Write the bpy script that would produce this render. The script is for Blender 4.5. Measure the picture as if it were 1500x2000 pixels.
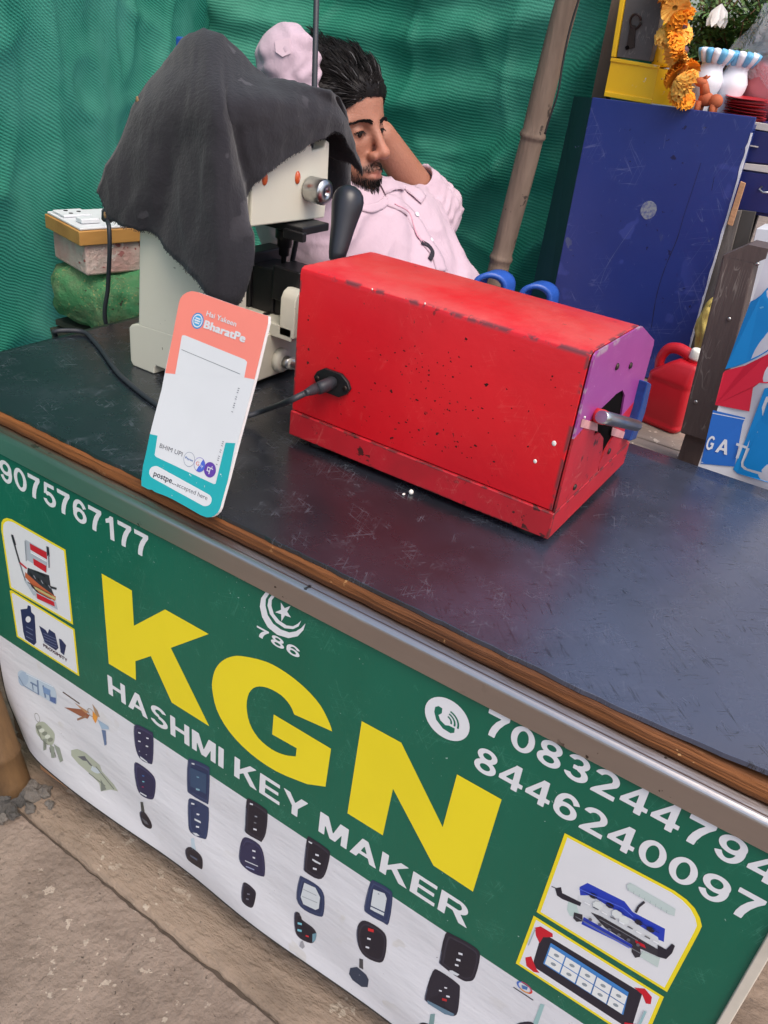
import bpy, bmesh, math, random
import numpy as np
from mathutils import Vector, Matrix, noise as mnoise
from mathutils.bvhtree import BVHTree
random.seed(7); np.random.seed(7)
SC = bpy.context.scene; COL = SC.collection
for _o in list(bpy.data.objects): bpy.data.objects.remove(_o)

# ------------------------------------------------------------------ camera, sky, sun, exposure
CAMP = np.array([0.0, -0.665, 0.55])            # z = 0 is the counter top, the ground lies at z = -0.8
PITCH, ROLL, YAW, FPX = 0.53123447, -0.12999164, -0.51478216, 1627.34
def cam_rows():
    cy, sy, cp, sp = math.cos(YAW), math.sin(YAW), math.cos(PITCH), math.sin(PITCH)
    fwd = np.array([sy*cp, cy*cp, -sp]); right = np.array([cy, -sy, 0]); down = np.cross(fwd, right)
    cr, sr = math.cos(ROLL), math.sin(ROLL)
    return np.array([cr*right + sr*down, -sr*right + cr*down, fwd])
CR = cam_rows()
cd = bpy.data.cameras.new('camera'); cam = bpy.data.objects.new('camera', cd); COL.objects.link(cam)
cd.sensor_fit = 'HORIZONTAL'; cd.sensor_width = 36; cd.lens = 36*FPX/1500; cd.clip_start = .02; cd.clip_end = 400
cam.matrix_world = Matrix(((CR[0][0], -CR[1][0], -CR[2][0], CAMP[0]), (CR[0][1], -CR[1][1], -CR[2][1], CAMP[1]),
                           (CR[0][2], -CR[1][2], -CR[2][2], CAMP[2]), (0, 0, 0, 1)))
SC.camera = cam
SUN_EL, SUN_AZ = math.radians(58), math.radians(118)   # azimuth clockwise from +Y: veiled sun, from behind the stall on the right
w = bpy.data.worlds.new("World"); SC.world = w; w.use_nodes = True
nt = w.node_tree; sky = nt.nodes.new('ShaderNodeTexSky'); sky.sky_type = 'NISHITA'; sky.sun_disc = False
sky.sun_elevation = SUN_EL; sky.sun_rotation = SUN_AZ; sky.air_density = 1.0; sky.dust_density = 4.0; sky.ozone_density = 1.0
nt.links.new(sky.outputs[0], nt.nodes['Background'].inputs[0]); nt.nodes['Background'].inputs[1].default_value = 0.15
sl = bpy.data.lights.new('sun', 'SUN'); so = bpy.data.objects.new('sun', sl); COL.objects.link(so)
sl.energy = 1.0; sl.angle = math.radians(40); sl.color = (1, .93, .84)
sd = Vector((math.sin(SUN_AZ)*math.cos(SUN_EL), math.cos(SUN_AZ)*math.cos(SUN_EL), math.sin(SUN_EL)))
so.rotation_euler = sd.to_track_quat('Z', 'Y').to_euler(); so.location = (2, -3, 6)
vs = SC.view_settings; vs.view_transform = 'Standard'; vs.look = 'None'; vs.gamma = 1; vs.exposure = 0.78

# ------------------------------------------------------------------ helpers
def ray(px, py): return CR.T @ np.array([(px-750)/FPX, (py-1000)/FPX, 1.0])
def at(px, py, x=None, y=None, z=None, d=None):
    """point where the line of sight of a photograph pixel meets the real plane x=, y= or z=, or at a depth d"""
    r = ray(px, py)
    if d is None:
        i, c = (0, x) if x is not None else (1, y) if y is not None else (2, z)
        d = (c-CAMP[i])/r[i]
    return Vector(CAMP + r*d)
def plane_at(px, py, o, n):
    r = Vector(ray(px, py)); c = Vector(CAMP); t = (o-c).dot(n)/r.dot(n); return c + r*t
def S(r, g, b, k=1.0):
    f = lambda v: (v/255/12.92 if v/255 <= .04045 else ((v/255+.055)/1.055)**2.4)*k
    return (f(r), f(g), f(b), 1)

class MB:
    """collects faces of one mesh"""
    def __init__(s): s.v = []; s.f = []; s.m = []; s.sm = []
    def add(s, vs, fs, m=0, smooth=False):
        o = len(s.v); s.v += [tuple(p) for p in vs]
        for f in fs: s.f.append([i+o for i in f]); s.m.append(m); s.sm.append(smooth)
        return s
    def box(s, x0, x1, y0, y1, z0, z1, m=0, T=None):
        vs = [Vector((x, y, z)) for z in (z0, z1) for y in (y0, y1) for x in (x0, x1)]
        if T is not None: vs = [T @ p for p in vs]
        return s.add(vs, [(0, 2, 3, 1), (4, 5, 7, 6), (0, 1, 5, 4), (2, 6, 7, 3), (0, 4, 6, 2), (1, 3, 7, 5)], m)
    def prism(s, a, b, m=0, cap=True, smooth=False):
        n = len(a); fs = [(i, (i+1) % n, n+(i+1) % n, n+i) for i in range(n)]
        s.add(list(a)+list(b), fs, m, smooth)
        if cap: s.add(list(a), [tuple(range(n))[::-1]], m); s.add(list(b), [tuple(range(n))], m)
        return s
    def tube(s, pts, r, n=10, m=0, cap=True, smooth=True, flat=1.0):
        pts = [Vector(p) for p in pts]; k = len(pts)
        rs = r if hasattr(r, '__len__') else [r]*k
        vs = []; t0 = None; up = None
        for i, p in enumerate(pts):
            t = (pts[min(i+1, k-1)]-pts[max(i-1, 0)]); t = t.normalized() if t.length > 1e-9 else Vector((0, 0, 1))
            if up is None: up = t.orthogonal().normalized()
            else: up = (up - t*up.dot(t)); up = up.normalized() if up.length > 1e-6 else t.orthogonal().normalized()
            q = t.cross(up)
            for j in range(n):
                a = 2*math.pi*j/n; vs.append(p + (up*math.cos(a) + q*math.sin(a)*flat)*rs[i])
        fs = [(i*n+j, i*n+(j+1) % n, (i+1)*n+(j+1) % n, (i+1)*n+j) for i in range(k-1) for j in range(n)]
        s.add(vs, fs, m, smooth)
        if cap: s.add(vs[:n], [tuple(range(n))[::-1]], m); s.add(vs[-n:], [tuple(range(n))], m)
        return s
    def lathe(s, base, axis, prof, n=24, m=0, smooth=True):
        """prof: (distance along axis, radius)"""
        base = Vector(base); ax = Vector(axis).normalized(); u = ax.orthogonal().normalized(); v = ax.cross(u); vs = []
        for h, r in prof:
            for j in range(n):
                a = 2*math.pi*j/n; vs.append(base + ax*h + (u*math.cos(a)+v*math.sin(a))*max(r, 1e-5))
        k = len(prof)
        s.add(vs, [(i*n+j, i*n+(j+1) % n, (i+1)*n+(j+1) % n, (i+1)*n+j) for i in range(k-1) for j in range(n)], m, smooth)
        s.add(vs[:n], [tuple(range(n))[::-1]], m); s.add(vs[-n:], [tuple(range(n))], m)
        return s
    def ball(s, c, r, n=14, m=0, T=None):
        r = r if hasattr(r, '__len__') else (r, r, r); c = Vector(c); vs = []; k = n//2+1
        for i in range(k):
            th = math.pi*i/(k-1)
            for j in range(n):
                a = 2*math.pi*j/n; p = Vector((r[0]*math.sin(th)*math.cos(a), r[1]*math.sin(th)*math.sin(a), r[2]*math.cos(th)))
                vs.append(c + (T @ p if T is not None else p))
        return s.add(vs, [(i*n+j, (i+1)*n+j, (i+1)*n+(j+1) % n, i*n+(j+1) % n) for i in range(k-1) for j in range(n)], m, True)
    def grid(s, P, m=0, smooth=True, closed=False):
        r = len(P); c = len(P[0]); o = [p for row in P for p in row]; fs = []
        for i in range(r-1):
            for j in range(c if closed else c-1): fs.append((i*c+j, i*c+(j+1) % c, (i+1)*c+(j+1) % c, (i+1)*c+j))
        return s.add(o, fs, m, smooth)
    def build(s, name, mats, parent=None, bevel=0, seg=2, solid=0, weld=True, uv=None):
        me = bpy.data.meshes.new(name); me.from_pydata(s.v, [], s.f)
        mats = mats if isinstance(mats, (list, tuple)) else [mats]
        for m in mats: me.materials.append(m)
        me.polygons.foreach_set('material_index', s.m); me.polygons.foreach_set('use_smooth', s.sm)
        if uv is not None:
            ul = me.uv_layers.new(name='UVMap')
            for l in me.loops: ul.data[l.index].uv = uv[l.vertex_index]
        bm = bmesh.new(); bm.from_mesh(me)
        if weld: bmesh.ops.remove_doubles(bm, verts=bm.verts, dist=1e-6)
        if not solid and uv is None: bmesh.ops.recalc_face_normals(bm, faces=bm.faces)
        bm.to_mesh(me); bm.free(); me.update()
        o = bpy.data.objects.new(name, me); COL.objects.link(o)
        if parent is not None: o.parent = parent; o.location = -wloc(parent)
        if bevel:
            b = o.modifiers.new('bevel', 'BEVEL'); b.width = bevel; b.segments = seg; b.limit_method = 'ANGLE'; b.angle_limit = math.radians(40)
            b.harden_normals = True
            for p in me.polygons: p.use_smooth = True
        if solid:
            b = o.modifiers.new('solid', 'SOLIDIFY'); b.thickness = solid; b.offset = 0
        return o
def wloc(o):
    l = Vector(o.location)
    while o.parent is not None: o = o.parent; l = l + Vector(o.location)
    return l
def tag(o, label, cat, group=None, kind=None):
    o['label'] = label; o['category'] = cat
    if group: o['group'] = group
    if kind: o['kind'] = kind
    return o
def thing(name, loc, label, cat, group=None):
    o = bpy.data.objects.new(name, None); o.empty_display_size = .05; COL.objects.link(o); o.location = loc
    return tag(o, label, cat, group)
def copy_tree(root, loc=None, rotz=None):
    r = root.copy(); COL.objects.link(r)
    if loc is not None: r.location = loc
    if rotz is not None: r.rotation_euler = (0, 0, rotz)
    for ch in list(root.children):
        c = ch.copy(); COL.objects.link(c); c.parent = r
        for g in list(ch.children):
            d = g.copy(); COL.objects.link(d); d.parent = c
    return r
def catmull(P, n):
    """n samples along a Catmull-Rom curve through the points"""
    P = [np.array(p, float) for p in P]; P = [2*P[0]-P[1]]+P+[2*P[-1]-P[-2]]; k = len(P)-3; out = []
    for i in range(n):
        t = i/(n-1)*k; j = min(int(t), k-1); t -= j; a, b, c, d = P[j:j+4]
        out.append(.5*((2*b)+(c-a)*t+(2*a-5*b+4*c-d)*t*t+(3*b-a-3*c+d)*t**3))
    return out

# ------------------------------------------------------------------ materials
def mix(nt, f, a, b, mode='MIX'):
    n = nt.nodes.new('ShaderNodeMix'); n.data_type = 'RGBA'; n.blend_type = mode
    for s, v in ((n.inputs[0], f), (n.inputs[6], a), (n.inputs[7], b)):
        if isinstance(v, (int, float, tuple)): s.default_value = v
        else: nt.links.new(v, s)
    return n.outputs[2]
def mth(nt, op, a, b=None, c=None, clamp=False):
    n = nt.nodes.new('ShaderNodeMath'); n.operation = op; n.use_clamp = clamp
    for i, v in enumerate((a, b, c)):
        if v is None: continue
        if isinstance(v, (int, float)): n.inputs[i].default_value = v
        else: nt.links.new(v, n.inputs[i])
    return n.outputs[0]
def coord(nt, scale=(1, 1, 1), rot=(0, 0, 0), kind='Object'):
    t = nt.nodes.new('ShaderNodeTexCoord'); m = nt.nodes.new('ShaderNodeMapping')
    m.inputs['Scale'].default_value = scale; m.inputs['Rotation'].default_value = rot
    nt.links.new(t.outputs[kind], m.inputs[0]); return m.outputs[0]
def noi(nt, scale, detail=4, rough=.55, co=None, dist=0):
    n = nt.nodes.new('ShaderNodeTexNoise'); n.inputs['Scale'].default_value = scale; n.inputs['Detail'].default_value = detail
    n.inputs['Roughness'].default_value = rough; n.inputs['Distortion'].default_value = dist
    nt.links.new(co if co is not None else coord(nt), n.inputs['Vector']); return n.outputs[0]
def step(nt, v, a, b):
    n = nt.nodes.new('ShaderNodeMapRange'); n.interpolation_type = 'SMOOTHSTEP'
    n.inputs[1].default_value = a; n.inputs[2].default_value = b; nt.links.new(v, n.inputs[0]); return n.outputs[0]
def lines(nt, scale, rot, eps=.006, thr=.56, st=14, vert=False):
    """thin broken scratches, in the ground plane or (vert) in an upright one"""
    m1 = nt.nodes.new('ShaderNodeMapping'); m2 = nt.nodes.new('ShaderNodeMapping'); m1.inputs['Rotation'].default_value = (0, rot, 0) if vert else (0, 0, rot); m2.inputs['Scale'].default_value = (1, 1, st) if vert else (1, st, 1)
    nt.links.new(coord(nt), m1.inputs[0]); nt.links.new(m1.outputs[0], m2.inputs[0]); n = noi(nt, scale, 2, .4, m2.outputs[0], .3)
    d = mth(nt, 'ABSOLUTE', mth(nt, 'SUBTRACT', n, .5)); l = step(nt, d, eps, eps*.3)
    return mth(nt, 'MULTIPLY', l, step(nt, noi(nt, scale*2.3, 2), thr, thr+.06))
def mat(name, col, rough=.5, metal=0, spec=.5, var=.25, vs=9, col2=None, bump=0, bs=120, chips=(), scratch=None, stretch=(1, 1, 1), coat=0, sheen=0, sss=0, rvar=.0, attr=None, vert=False):
    m = bpy.data.materials.new(name); m.use_nodes = True; nt = m.node_tree; p = nt.nodes['Principled BSDF']
    col = tuple(col) if len(col) == 4 else tuple(col)+(1,)
    if attr:
        a = nt.nodes.new('ShaderNodeAttribute'); a.attribute_name = attr; c = a.outputs[0]
    else: c = col
    if col2 is None: col2 = tuple(v*.55 for v in col[:3])+(1,)
    co = coord(nt, stretch)
    if var:
        f = mth(nt, 'MULTIPLY', step(nt, noi(nt, vs, 5, .6, co), .35, .7), var); c = mix(nt, f, c, col2)
    rg = rough
    if rvar: rg = mth(nt, 'ADD', mth(nt, 'MULTIPLY', noi(nt, vs*1.7, 5, .65, co), rvar), rough-rvar*.5)
    hgt = None
    if bump: hgt = noi(nt, bs, 4, .6, co)
    for ccol, csc, cth, msc, mth_ in chips:      # paint chipped off: small irregular specks gathered in patches
        f = mth(nt, 'MULTIPLY', step(nt, noi(nt, csc, 3, .55), cth, cth+.025), step(nt, noi(nt, msc, 2), mth_, mth_+.1))
        c = mix(nt, f, c, ccol)
    if scratch:
        scol, amt, ssc = scratch
        for r in (.3, 1.25, 2.2):
            f = mth(nt, 'MULTIPLY', lines(nt, ssc, r, .009, .52, vert=vert), amt); c = mix(nt, f, c, scol)
            if not isinstance(rg, (int, float)) or True: rg = mth(nt, 'ADD', rg, mth(nt, 'MULTIPLY', f, .2), clamp=True)
    if isinstance(c, tuple): p.inputs['Base Color'].default_value = c
    else: nt.links.new(c, p.inputs['Base Color'])
    if isinstance(rg, (int, float)): p.inputs['Roughness'].default_value = rg
    else: nt.links.new(rg, p.inputs['Roughness'])
    p.inputs['Metallic'].default_value = metal; p.inputs['Specular IOR Level'].default_value = spec
    if coat: p.inputs['Coat Weight'].default_value = coat; p.inputs['Coat Roughness'].default_value = .12
    if sheen: p.inputs['Sheen Weight'].default_value = sheen; p.inputs['Sheen Roughness'].default_value = .5
    if sss: p.inputs['Subsurface Weight'].default_value = sss; p.inputs['Subsurface Radius'].default_value = (.012, .005, .003); p.inputs['Subsurface Scale'].default_value = .3
    if hgt is not None:
        b = nt.nodes.new('ShaderNodeBump'); b.inputs['Strength'].default_value = bump; b.inputs['Distance'].default_value = .01
        nt.links.new(hgt, b.inputs['Height']); nt.links.new(b.outputs[0], p.inputs['Normal'])
    return m
def edge_wear(m, planes, col, amt=.9, sc=70):
    """paint rubbed off along straight edges, each given as two (axis, value, width) planes that meet there"""
    nt = m.node_tree; p = nt.nodes['Principled BSDF']; old = p.inputs['Base Color'].links[0].from_socket
    sp = nt.nodes.new('ShaderNodeSeparateXYZ'); nt.links.new(coord(nt), sp.inputs[0]); f = None
    for e in planes:
        q = None
        for a, v, w_ in e:
            s_ = step(nt, mth(nt, 'ABSOLUTE', mth(nt, 'SUBTRACT', sp.outputs[a], v)), w_, w_*.25); q = s_ if q is None else mth(nt, 'MULTIPLY', q, s_)
        f = q if f is None else mth(nt, 'MAXIMUM', f, q)
    n = step(nt, noi(nt, sc, 4, .6), .47, .56); f = mth(nt, 'MULTIPLY', mth(nt, 'MULTIPLY', f, n), amt); nt.links.new(mix(nt, f, old, col), p.inputs['Base Color'])
def dusty_sheen(m, col, amt, sc=6):
    """sky sheen painted into the colour of upward faces, with some dust"""
    nt = m.node_tree; p = nt.nodes['Principled BSDF']; old = p.inputs['Base Color'].links[0].from_socket; g = nt.nodes.new('ShaderNodeNewGeometry')
    sp = nt.nodes.new('ShaderNodeSeparateXYZ'); nt.links.new(g.outputs['True Normal'], sp.inputs[0])
    f = mth(nt, 'MULTIPLY', mth(nt, 'MULTIPLY', step(nt, sp.outputs[2], .5, .9), step(nt, noi(nt, sc, 5, .65), .25, .75)), amt); nt.links.new(mix(nt, f, old, col), p.inputs['Base Color'])
_pm = {}
def ink(r, g, b):
    """printed ink of a plain colour"""
    k = (int(r), int(g), int(b))
    if k not in _pm: _pm[k] = mat('ink_%d_%d_%d' % k, S(*k), .38, var=.12, vs=6, spec=.35, chips=((S(190, 200, 195), 150, .70, 14, .5),) if (k[1] > k[0]+40) else ())
    return _pm[k]

# ------------------------------------------------------------------ lettering and flat prints
def text2d(s, bold=0.0, res=3):
    cu = bpy.data.curves.new('t', 'FONT'); cu.body = s; cu.offset = 0; cu.resolution_u = res; cu.fill_mode = 'FRONT'
    cu.space_character = 1 + bold*1.2
    o = bpy.data.objects.new('t', cu); COL.objects.link(o); bpy.context.view_layer.update()
    me = bpy.data.meshes.new_from_object(o.evaluated_get(bpy.context.evaluated_depsgraph_get()))
    v = np.array([tuple(q.co)[:2] for q in me.vertices]).reshape(-1, 2); f = [tuple(q.vertices) for q in me.polygons]
    bpy.data.objects.remove(o); bpy.data.curves.remove(cu); bpy.data.meshes.remove(me); return v, f
class Print:
    """flat printed matter on a real surface: place(u, v, lift) gives the 3-D point; topx(px, py) gives (u, v)"""
    def __init__(s, place, topx): s.place = place; s.topx = topx; s.mb = MB(); s.mats = []; s.n = 0
    def idx(s, c):
        m = ink(*c)
        if m not in s.mats: s.mats.append(m)
        return s.mats.index(m)
    def uvpoly(s, uv, c, lift=None):
        s.n += 1; l = lift if lift is not None else .0004+.00006*s.n
        s.mb.add([s.place(u, v, l) for u, v in uv], [tuple(range(len(uv)))], s.idx(c)); return s
    def poly(s, px, c): return s.uvpoly([s.topx(*p) for p in px], c)
    def oval(s, px, py, rx, ry, c, n=20, rot=0, a0=0, a1=2*math.pi):
        return s.poly([(px+rx*math.cos(a)*math.cos(rot)-ry*math.sin(a)*math.sin(rot), py+rx*math.cos(a)*math.sin(rot)+ry*math.sin(a)*math.cos(rot)) for a in np.linspace(a0, a1, n, endpoint=a1-a0 < 6.2)], c)
    def line(s, pts, wd, c):
        for a, b in zip(pts, pts[1:]):
            d = np.array(b, float)-np.array(a, float); L = np.hypot(*d)+1e-9; q = np.array([-d[1], d[0]])/L*wd/2
            s.poly([np.array(a)+q, np.array(b)+q, np.array(b)-q, np.array(a)-q], c)
        return s
    def text(s, t, u0, u1, v0, v1, c, bold=.02, ref=None, slant=0):
        """fit the string (or its leading part ref) into the box"""
        V, F = text2d(t, bold); R = V if ref is None else text2d(ref, bold)[0]
        mn, mx = R.min(0)-bold, R.max(0)+bold; sh = [(0, 0)]
        if bold > .008: sh = [(bold, bold*.6), (-bold, bold*.6), (bold, -bold*.6), (-bold, -bold*.6)]
        for dx, dy in sh:       # heavier strokes: the same ink printed again a hair to each side
            s.n += 1; l = .0004+.00006*s.n
            uv = np.stack([u0+(V[:, 0]+dx-mn[0])/(mx[0]-mn[0])*(u1-u0), v0+(V[:, 1]+dy-mn[1])/(mx[1]-mn[1])*(v1-v0)], 1)
            s.mb.add([s.place(u, v, l) for u, v in uv], F, s.idx(c))
        return s
    def build(s, name, parent):
        return s.mb.build(name, s.mats, parent, weld=False)

def E_(cx, cy, rx, ry, a0, a1, t):
    A = np.radians(np.linspace(a0, a1, max(6, int(abs(a1-a0)/9))))
    return [(cx+rx*math.cos(a), cy+ry*math.sin(a)) for a in A]+[(cx+(rx-t)*math.cos(a), cy+(ry-t*.86)*math.sin(a)) for a in A[::-1]]
def B_(x0, y0, x1, y1): return [(x0, y0), (x1, y0), (x1, y1), (x0, y1)]
_six = [E_(.36, .32, .345, .32, 0, 360, .185), E_(.385, .5, .37, .5, 205, 28, .19)]
GLY = {'0': (.72, [E_(.36, .5, .355, .5, 0, 360, .19)]), '1': (.56, [[(.27, 0), (.47, 0), (.47, 1), (.31, 1), (.24, .88), (.08, .78), (.08, .61), (.27, .70)]]),
 '2': (.70, [E_(.35, .685, .34, .315, 168, -30, .19), [(.644, .527), (.30, .18), (.68, .18), (.68, 0), (.01, 0), (.03, .10), (.12, .22), (.47, .60)]]),
 '3': (.70, [E_(.34, .735, .31, .265, 165, -85, .18), E_(.345, .29, .34, .29, 85, -168, .19), B_(.22, .44, .42, .60)]),
 '4': (.74, [B_(.42, 0, .61, 1), B_(0, .2, .74, .37), [(0, .35), (.44, 1), (.60, 1), (.19, .36)]]),
 '5': (.70, [B_(.15, .83, .65, 1), [(.13, 1), (.29, 1), (.24, .62), (.06, .46)], E_(.345, .325, .345, .325, 135, -168, .19)]),
 '6': (.72, _six), '9': (.72, [[(.72-x, 1-y) for x, y in p] for p in _six]),
 '7': (.70, [[(.02, .82), (.44, .82), (.32, .64), (.22, .40), (.17, .18), (.16, 0), (.36, 0), (.38, .2), (.45, .45), (.56, .68), (.68, .86), (.68, 1), (.02, 1)]]),
 '8': (.72, [E_(.36, .735, .315, .265, 0, 360, .175), E_(.36, .285, .35, .285, 0, 360, .185)]),
 'H': (.76, [B_(0, 0, .2, 1), B_(.56, 0, .76, 1), B_(.1, .42, .66, .6)]),
 'A': (.84, [[(0, 0), (.21, 0), (.51, 1), (.33, 1)], [(.84, 0), (.63, 0), (.33, 1), (.51, 1)], B_(.2, .22, .64, .385)]),
 'S': (.74, [E_(.37, .735, .32, .265, 18, 275, .18), E_(.37, .275, .36, .275, 95, -166, .18)]),
 'M': (.92, [B_(0, 0, .19, 1), B_(.73, 0, .92, 1), [(.02, 1), (.27, 1), (.55, 0), (.37, 0)], [(.90, 1), (.65, 1), (.37, 0), (.55, 0)]]),
 'I': (.2, [B_(0, 0, .2, 1)]), 'K': (.82, [B_(0, 0, .2, 1), [(.15, .45), (.15, .22), (.80, 1), (.56, 1)], [(.28, .52), (.44, .68), (.84, 0), (.59, 0)]]),
 'E': (.72, [B_(0, 0, .2, 1), B_(.1, .83, .7, 1), B_(.1, .43, .66, .59), B_(.1, 0, .72, .17)]),
 'Y': (.84, [B_(.32, 0, .52, .44), [(0, 1), (.23, 1), (.52, .42), (.34, .38)], [(.84, 1), (.61, 1), (.32, .42), (.50, .38)]]),
 'R': (.82, [B_(0, 0, .2, 1), B_(.1, .83, .5, 1), B_(.1, .40, .5, .555), E_(.48, .70, .29, .30, 92, -92, .17), [(.36, .44), (.58, .46), (.84, 0), (.60, 0)]]),
 'G': (.84, [E_(.42, .5, .42, .5, 38, 335, .19), B_(.44, .38, .82, .54), B_(.63, .12, .82, .54)]), 'T': (.76, [B_(0, .83, .76, 1), B_(.28, 0, .48, 1)]),
 'a': (.56, [E_(.25, .26, .25, .265, 0, 360, .14), B_(.40, 0, .54, .53)])}
_gc = {}
def poly_sd(X, Y, p):
    p = np.array(p); d = np.full(X.shape, 9.0); ins = np.zeros(X.shape, bool); n = len(p)
    for i in range(n):
        a, b = p[i], p[(i+1) % n]; e = b-a; L = e@e
        if L < 1e-12: continue
        t = np.clip(((X-a[0])*e[0]+(Y-a[1])*e[1])/L, 0, 1); d = np.minimum(d, np.hypot(X-a[0]-t*e[0], Y-a[1]-t*e[1]))
        c = ((a[1] > Y) != (b[1] > Y)) & (X < (b[0]-a[0])*(Y-a[1])/(b[1]-a[1]+1e-15)+a[0]); ins ^= c
    return np.where(ins, -d, d)
def glyph(ch, h=.022):
    """a heavy grotesque letter as one clean filled outline (marching squares over the union of its strokes)"""
    if ch in _gc: return _gc[ch]
    W, polys = GLY[ch]; xs = np.arange(-.03, W+.05, h); ys = np.arange(-.03, 1.05, h); X, Y = np.meshgrid(xs, ys)
    D = np.full(X.shape, 9.0)
    for p in polys: D = np.minimum(D, poly_sd(X, Y, p))
    vi = {}; V = []; F = []
    def vid(k, p):
        if k not in vi: vi[k] = len(V); V.append(p)
        return vi[k]
    for j in range(len(ys)-1):
        for i in range(len(xs)-1):
            cs = [(j, i), (j, i+1), (j+1, i+1), (j+1, i)]; f = []
            for q in range(4):
                a, b = cs[q], cs[(q+1) % 4]; da, db = D[a], D[b]
                if da < 0: f.append(vid(a, (xs[a[1]], ys[a[0]])))
                if (da < 0) != (db < 0):
                    t = da/(da-db); f.append(vid((min(a, b), max(a, b)), (xs[a[1]]+t*(xs[b[1]]-xs[a[1]]), ys[a[0]]+t*(ys[b[0]]-ys[a[0]]))))
            if len(f) > 2: F.append(tuple(f))
    _gc[ch] = (W, np.array(V), F); return _gc[ch]
def heavy(s, gap=.10):
    V = []; F = []; x = 0
    for ch in s:
        if ch == ' ': x += .30; continue
        W, v, f = glyph(ch); o = sum(len(q) for q in V); V.append(v+np.array([x, 0])); F += [tuple(i+o for i in t) for t in f]; x += W+gap
    return np.concatenate(V), F, x-gap
def heavy_text(pr, t, u0, u1, v0, v1, c, ref=None, gap=.10):
    V, F, wd = heavy(t, gap); wd = wd if ref is None else heavy(ref, gap)[2]
    pr.n += 1; l = .0004+.00006*pr.n
    pr.mb.add([pr.place(u0+x/wd*(u1-u0), v0+y*(v1-v0), l) for x, y in V], F, pr.idx(c)); return pr

# ------------------------------------------------------------------ setting: ground
m_ground = mat('dusty_concrete', S(134, 119, 108), .92, var=.7, vs=7, col2=S(104, 91, 82), bump=.8, bs=60, spec=.2,
               chips=((S(112, 99, 90), 60, .63, 6, .46), (S(158, 145, 132), 45, .62, 6, .46), (S(82, 72, 66), 150, .66, 9, .42), (S(172, 162, 150), 170, .74, 10, .48)))
m_pave = mat('rough_pavement', S(138, 121, 106), .92, var=.7, vs=6, col2=S(98, 85, 74), bump=1.0, bs=55, spec=.2, stretch=(.55, 1.3, 1),
             chips=((S(110, 97, 86), 50, .62, 6, .46), (S(164, 151, 136), 45, .63, 5, .48), (S(172, 120, 84), 110, .73, 8, .52), (S(90, 80, 72), 150, .68, 9, .45)))
k0, k1 = at(52, 1592, z=-.79), at(530, 1982, z=-.79)
kd = Vector((k1.x-k0.x, k1.y-k0.y)).normalized()
def kerb_y(x): return k0.y + (x-k0.x)*kd.y/kd.x
def ax(lo, hi, a, b, h, H):
    o = list(np.arange(a, b, h)); return [-120, -40, -15, -6] * 0 + list(lo) + o + list(hi)
gx = ax([-120, -50, -20, -9, -5, -3.2, -2.4], [1.6, 2.2, 4, 9, 25, 60, 120], -1.9, 1.2, .016, 0)
gy = ax([-120, -50, -20, -8, -4, -2.2], [.8, 1.2, 2, 4, 9, 25, 60, 120], -1.3, .6, .016, 0)
def nz(x, y, s, z=0.): return mnoise.noise(Vector((x*s, y*s, z)))
def gh(x, y): return -.8 + .005*nz(x, y, 3) + .004*nz(x, y, 14, 3) + .0016*nz(x, y, 50, 5)
mb = MB(); mb.grid([[(x, y, gh(x, y)) for x in gx] for y in gy]); g = mb.build('ground', m_ground, weld=False); g['kind'] = 'structure'
px_ = list(np.arange(-1.9, 1.0, .014)) + [1.5, 3, 8]; rows = []
px_ = [-8, -4, -2.4] + px_
for k in range(-1, 52):
    row = []
    for x in px_:
        yk = kerb_y(max(min(x, 1.2), -2)) + .006*nz(x, 0, 6, 1) + .003*nz(x, 0, 33, 2)
        if k == -1: p = (x, yk-.004, -.83)
        else:
            t = [0, .004, .01][k] if k < 3 else .01 + (k-2)*.02 if k < 44 else .85+(k-43)*.7
            y = yk + t; e = max(0, 1-t/.05)
            z = -.787 - .006*e*e - (.008 if k == 0 else 0) + .004*nz(x, y, 5, 7) + .0035*nz(x, y, 22, 8) + .0015*nz(x, y, 60, 4)
            z += .014*max(0, nz(x, y, 16, 9))*max(0, min(1, (-.9-x)*6))     # crumbled towards the left end
            p = (x, y, z)
        row.append(p)
    rows.append(row)
mb = MB(); mb.grid(rows); g = mb.build('pavement', m_pave, weld=False); g['kind'] = 'structure'

mb = MB(); L_, R_2 = [], []  # dark strip painting the shade of the gap along the pavement edge
for x in np.arange(-1.6, .6, .006):
    y = kerb_y(x)+.006*nz(x, 0, 6, 1)+.003*nz(x, 0, 33, 2)-.002; w_ = max(.0004, .0016+.0034*nz(x, 2, 9, 4)+.002*nz(x, 1, 60, 3)); z = gh(x, y)+.0035
    L_.append((x, y-w_, z-.002)); R_2.append((x, y+w_, z))
mb.grid([L_, R_2]); g = mb.build('pavement_joint_shade', mat('dark_joint_shade', S(76, 66, 58), .95, var=.6, vs=60, spec=.1)); g['kind'] = 'structure'
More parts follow.
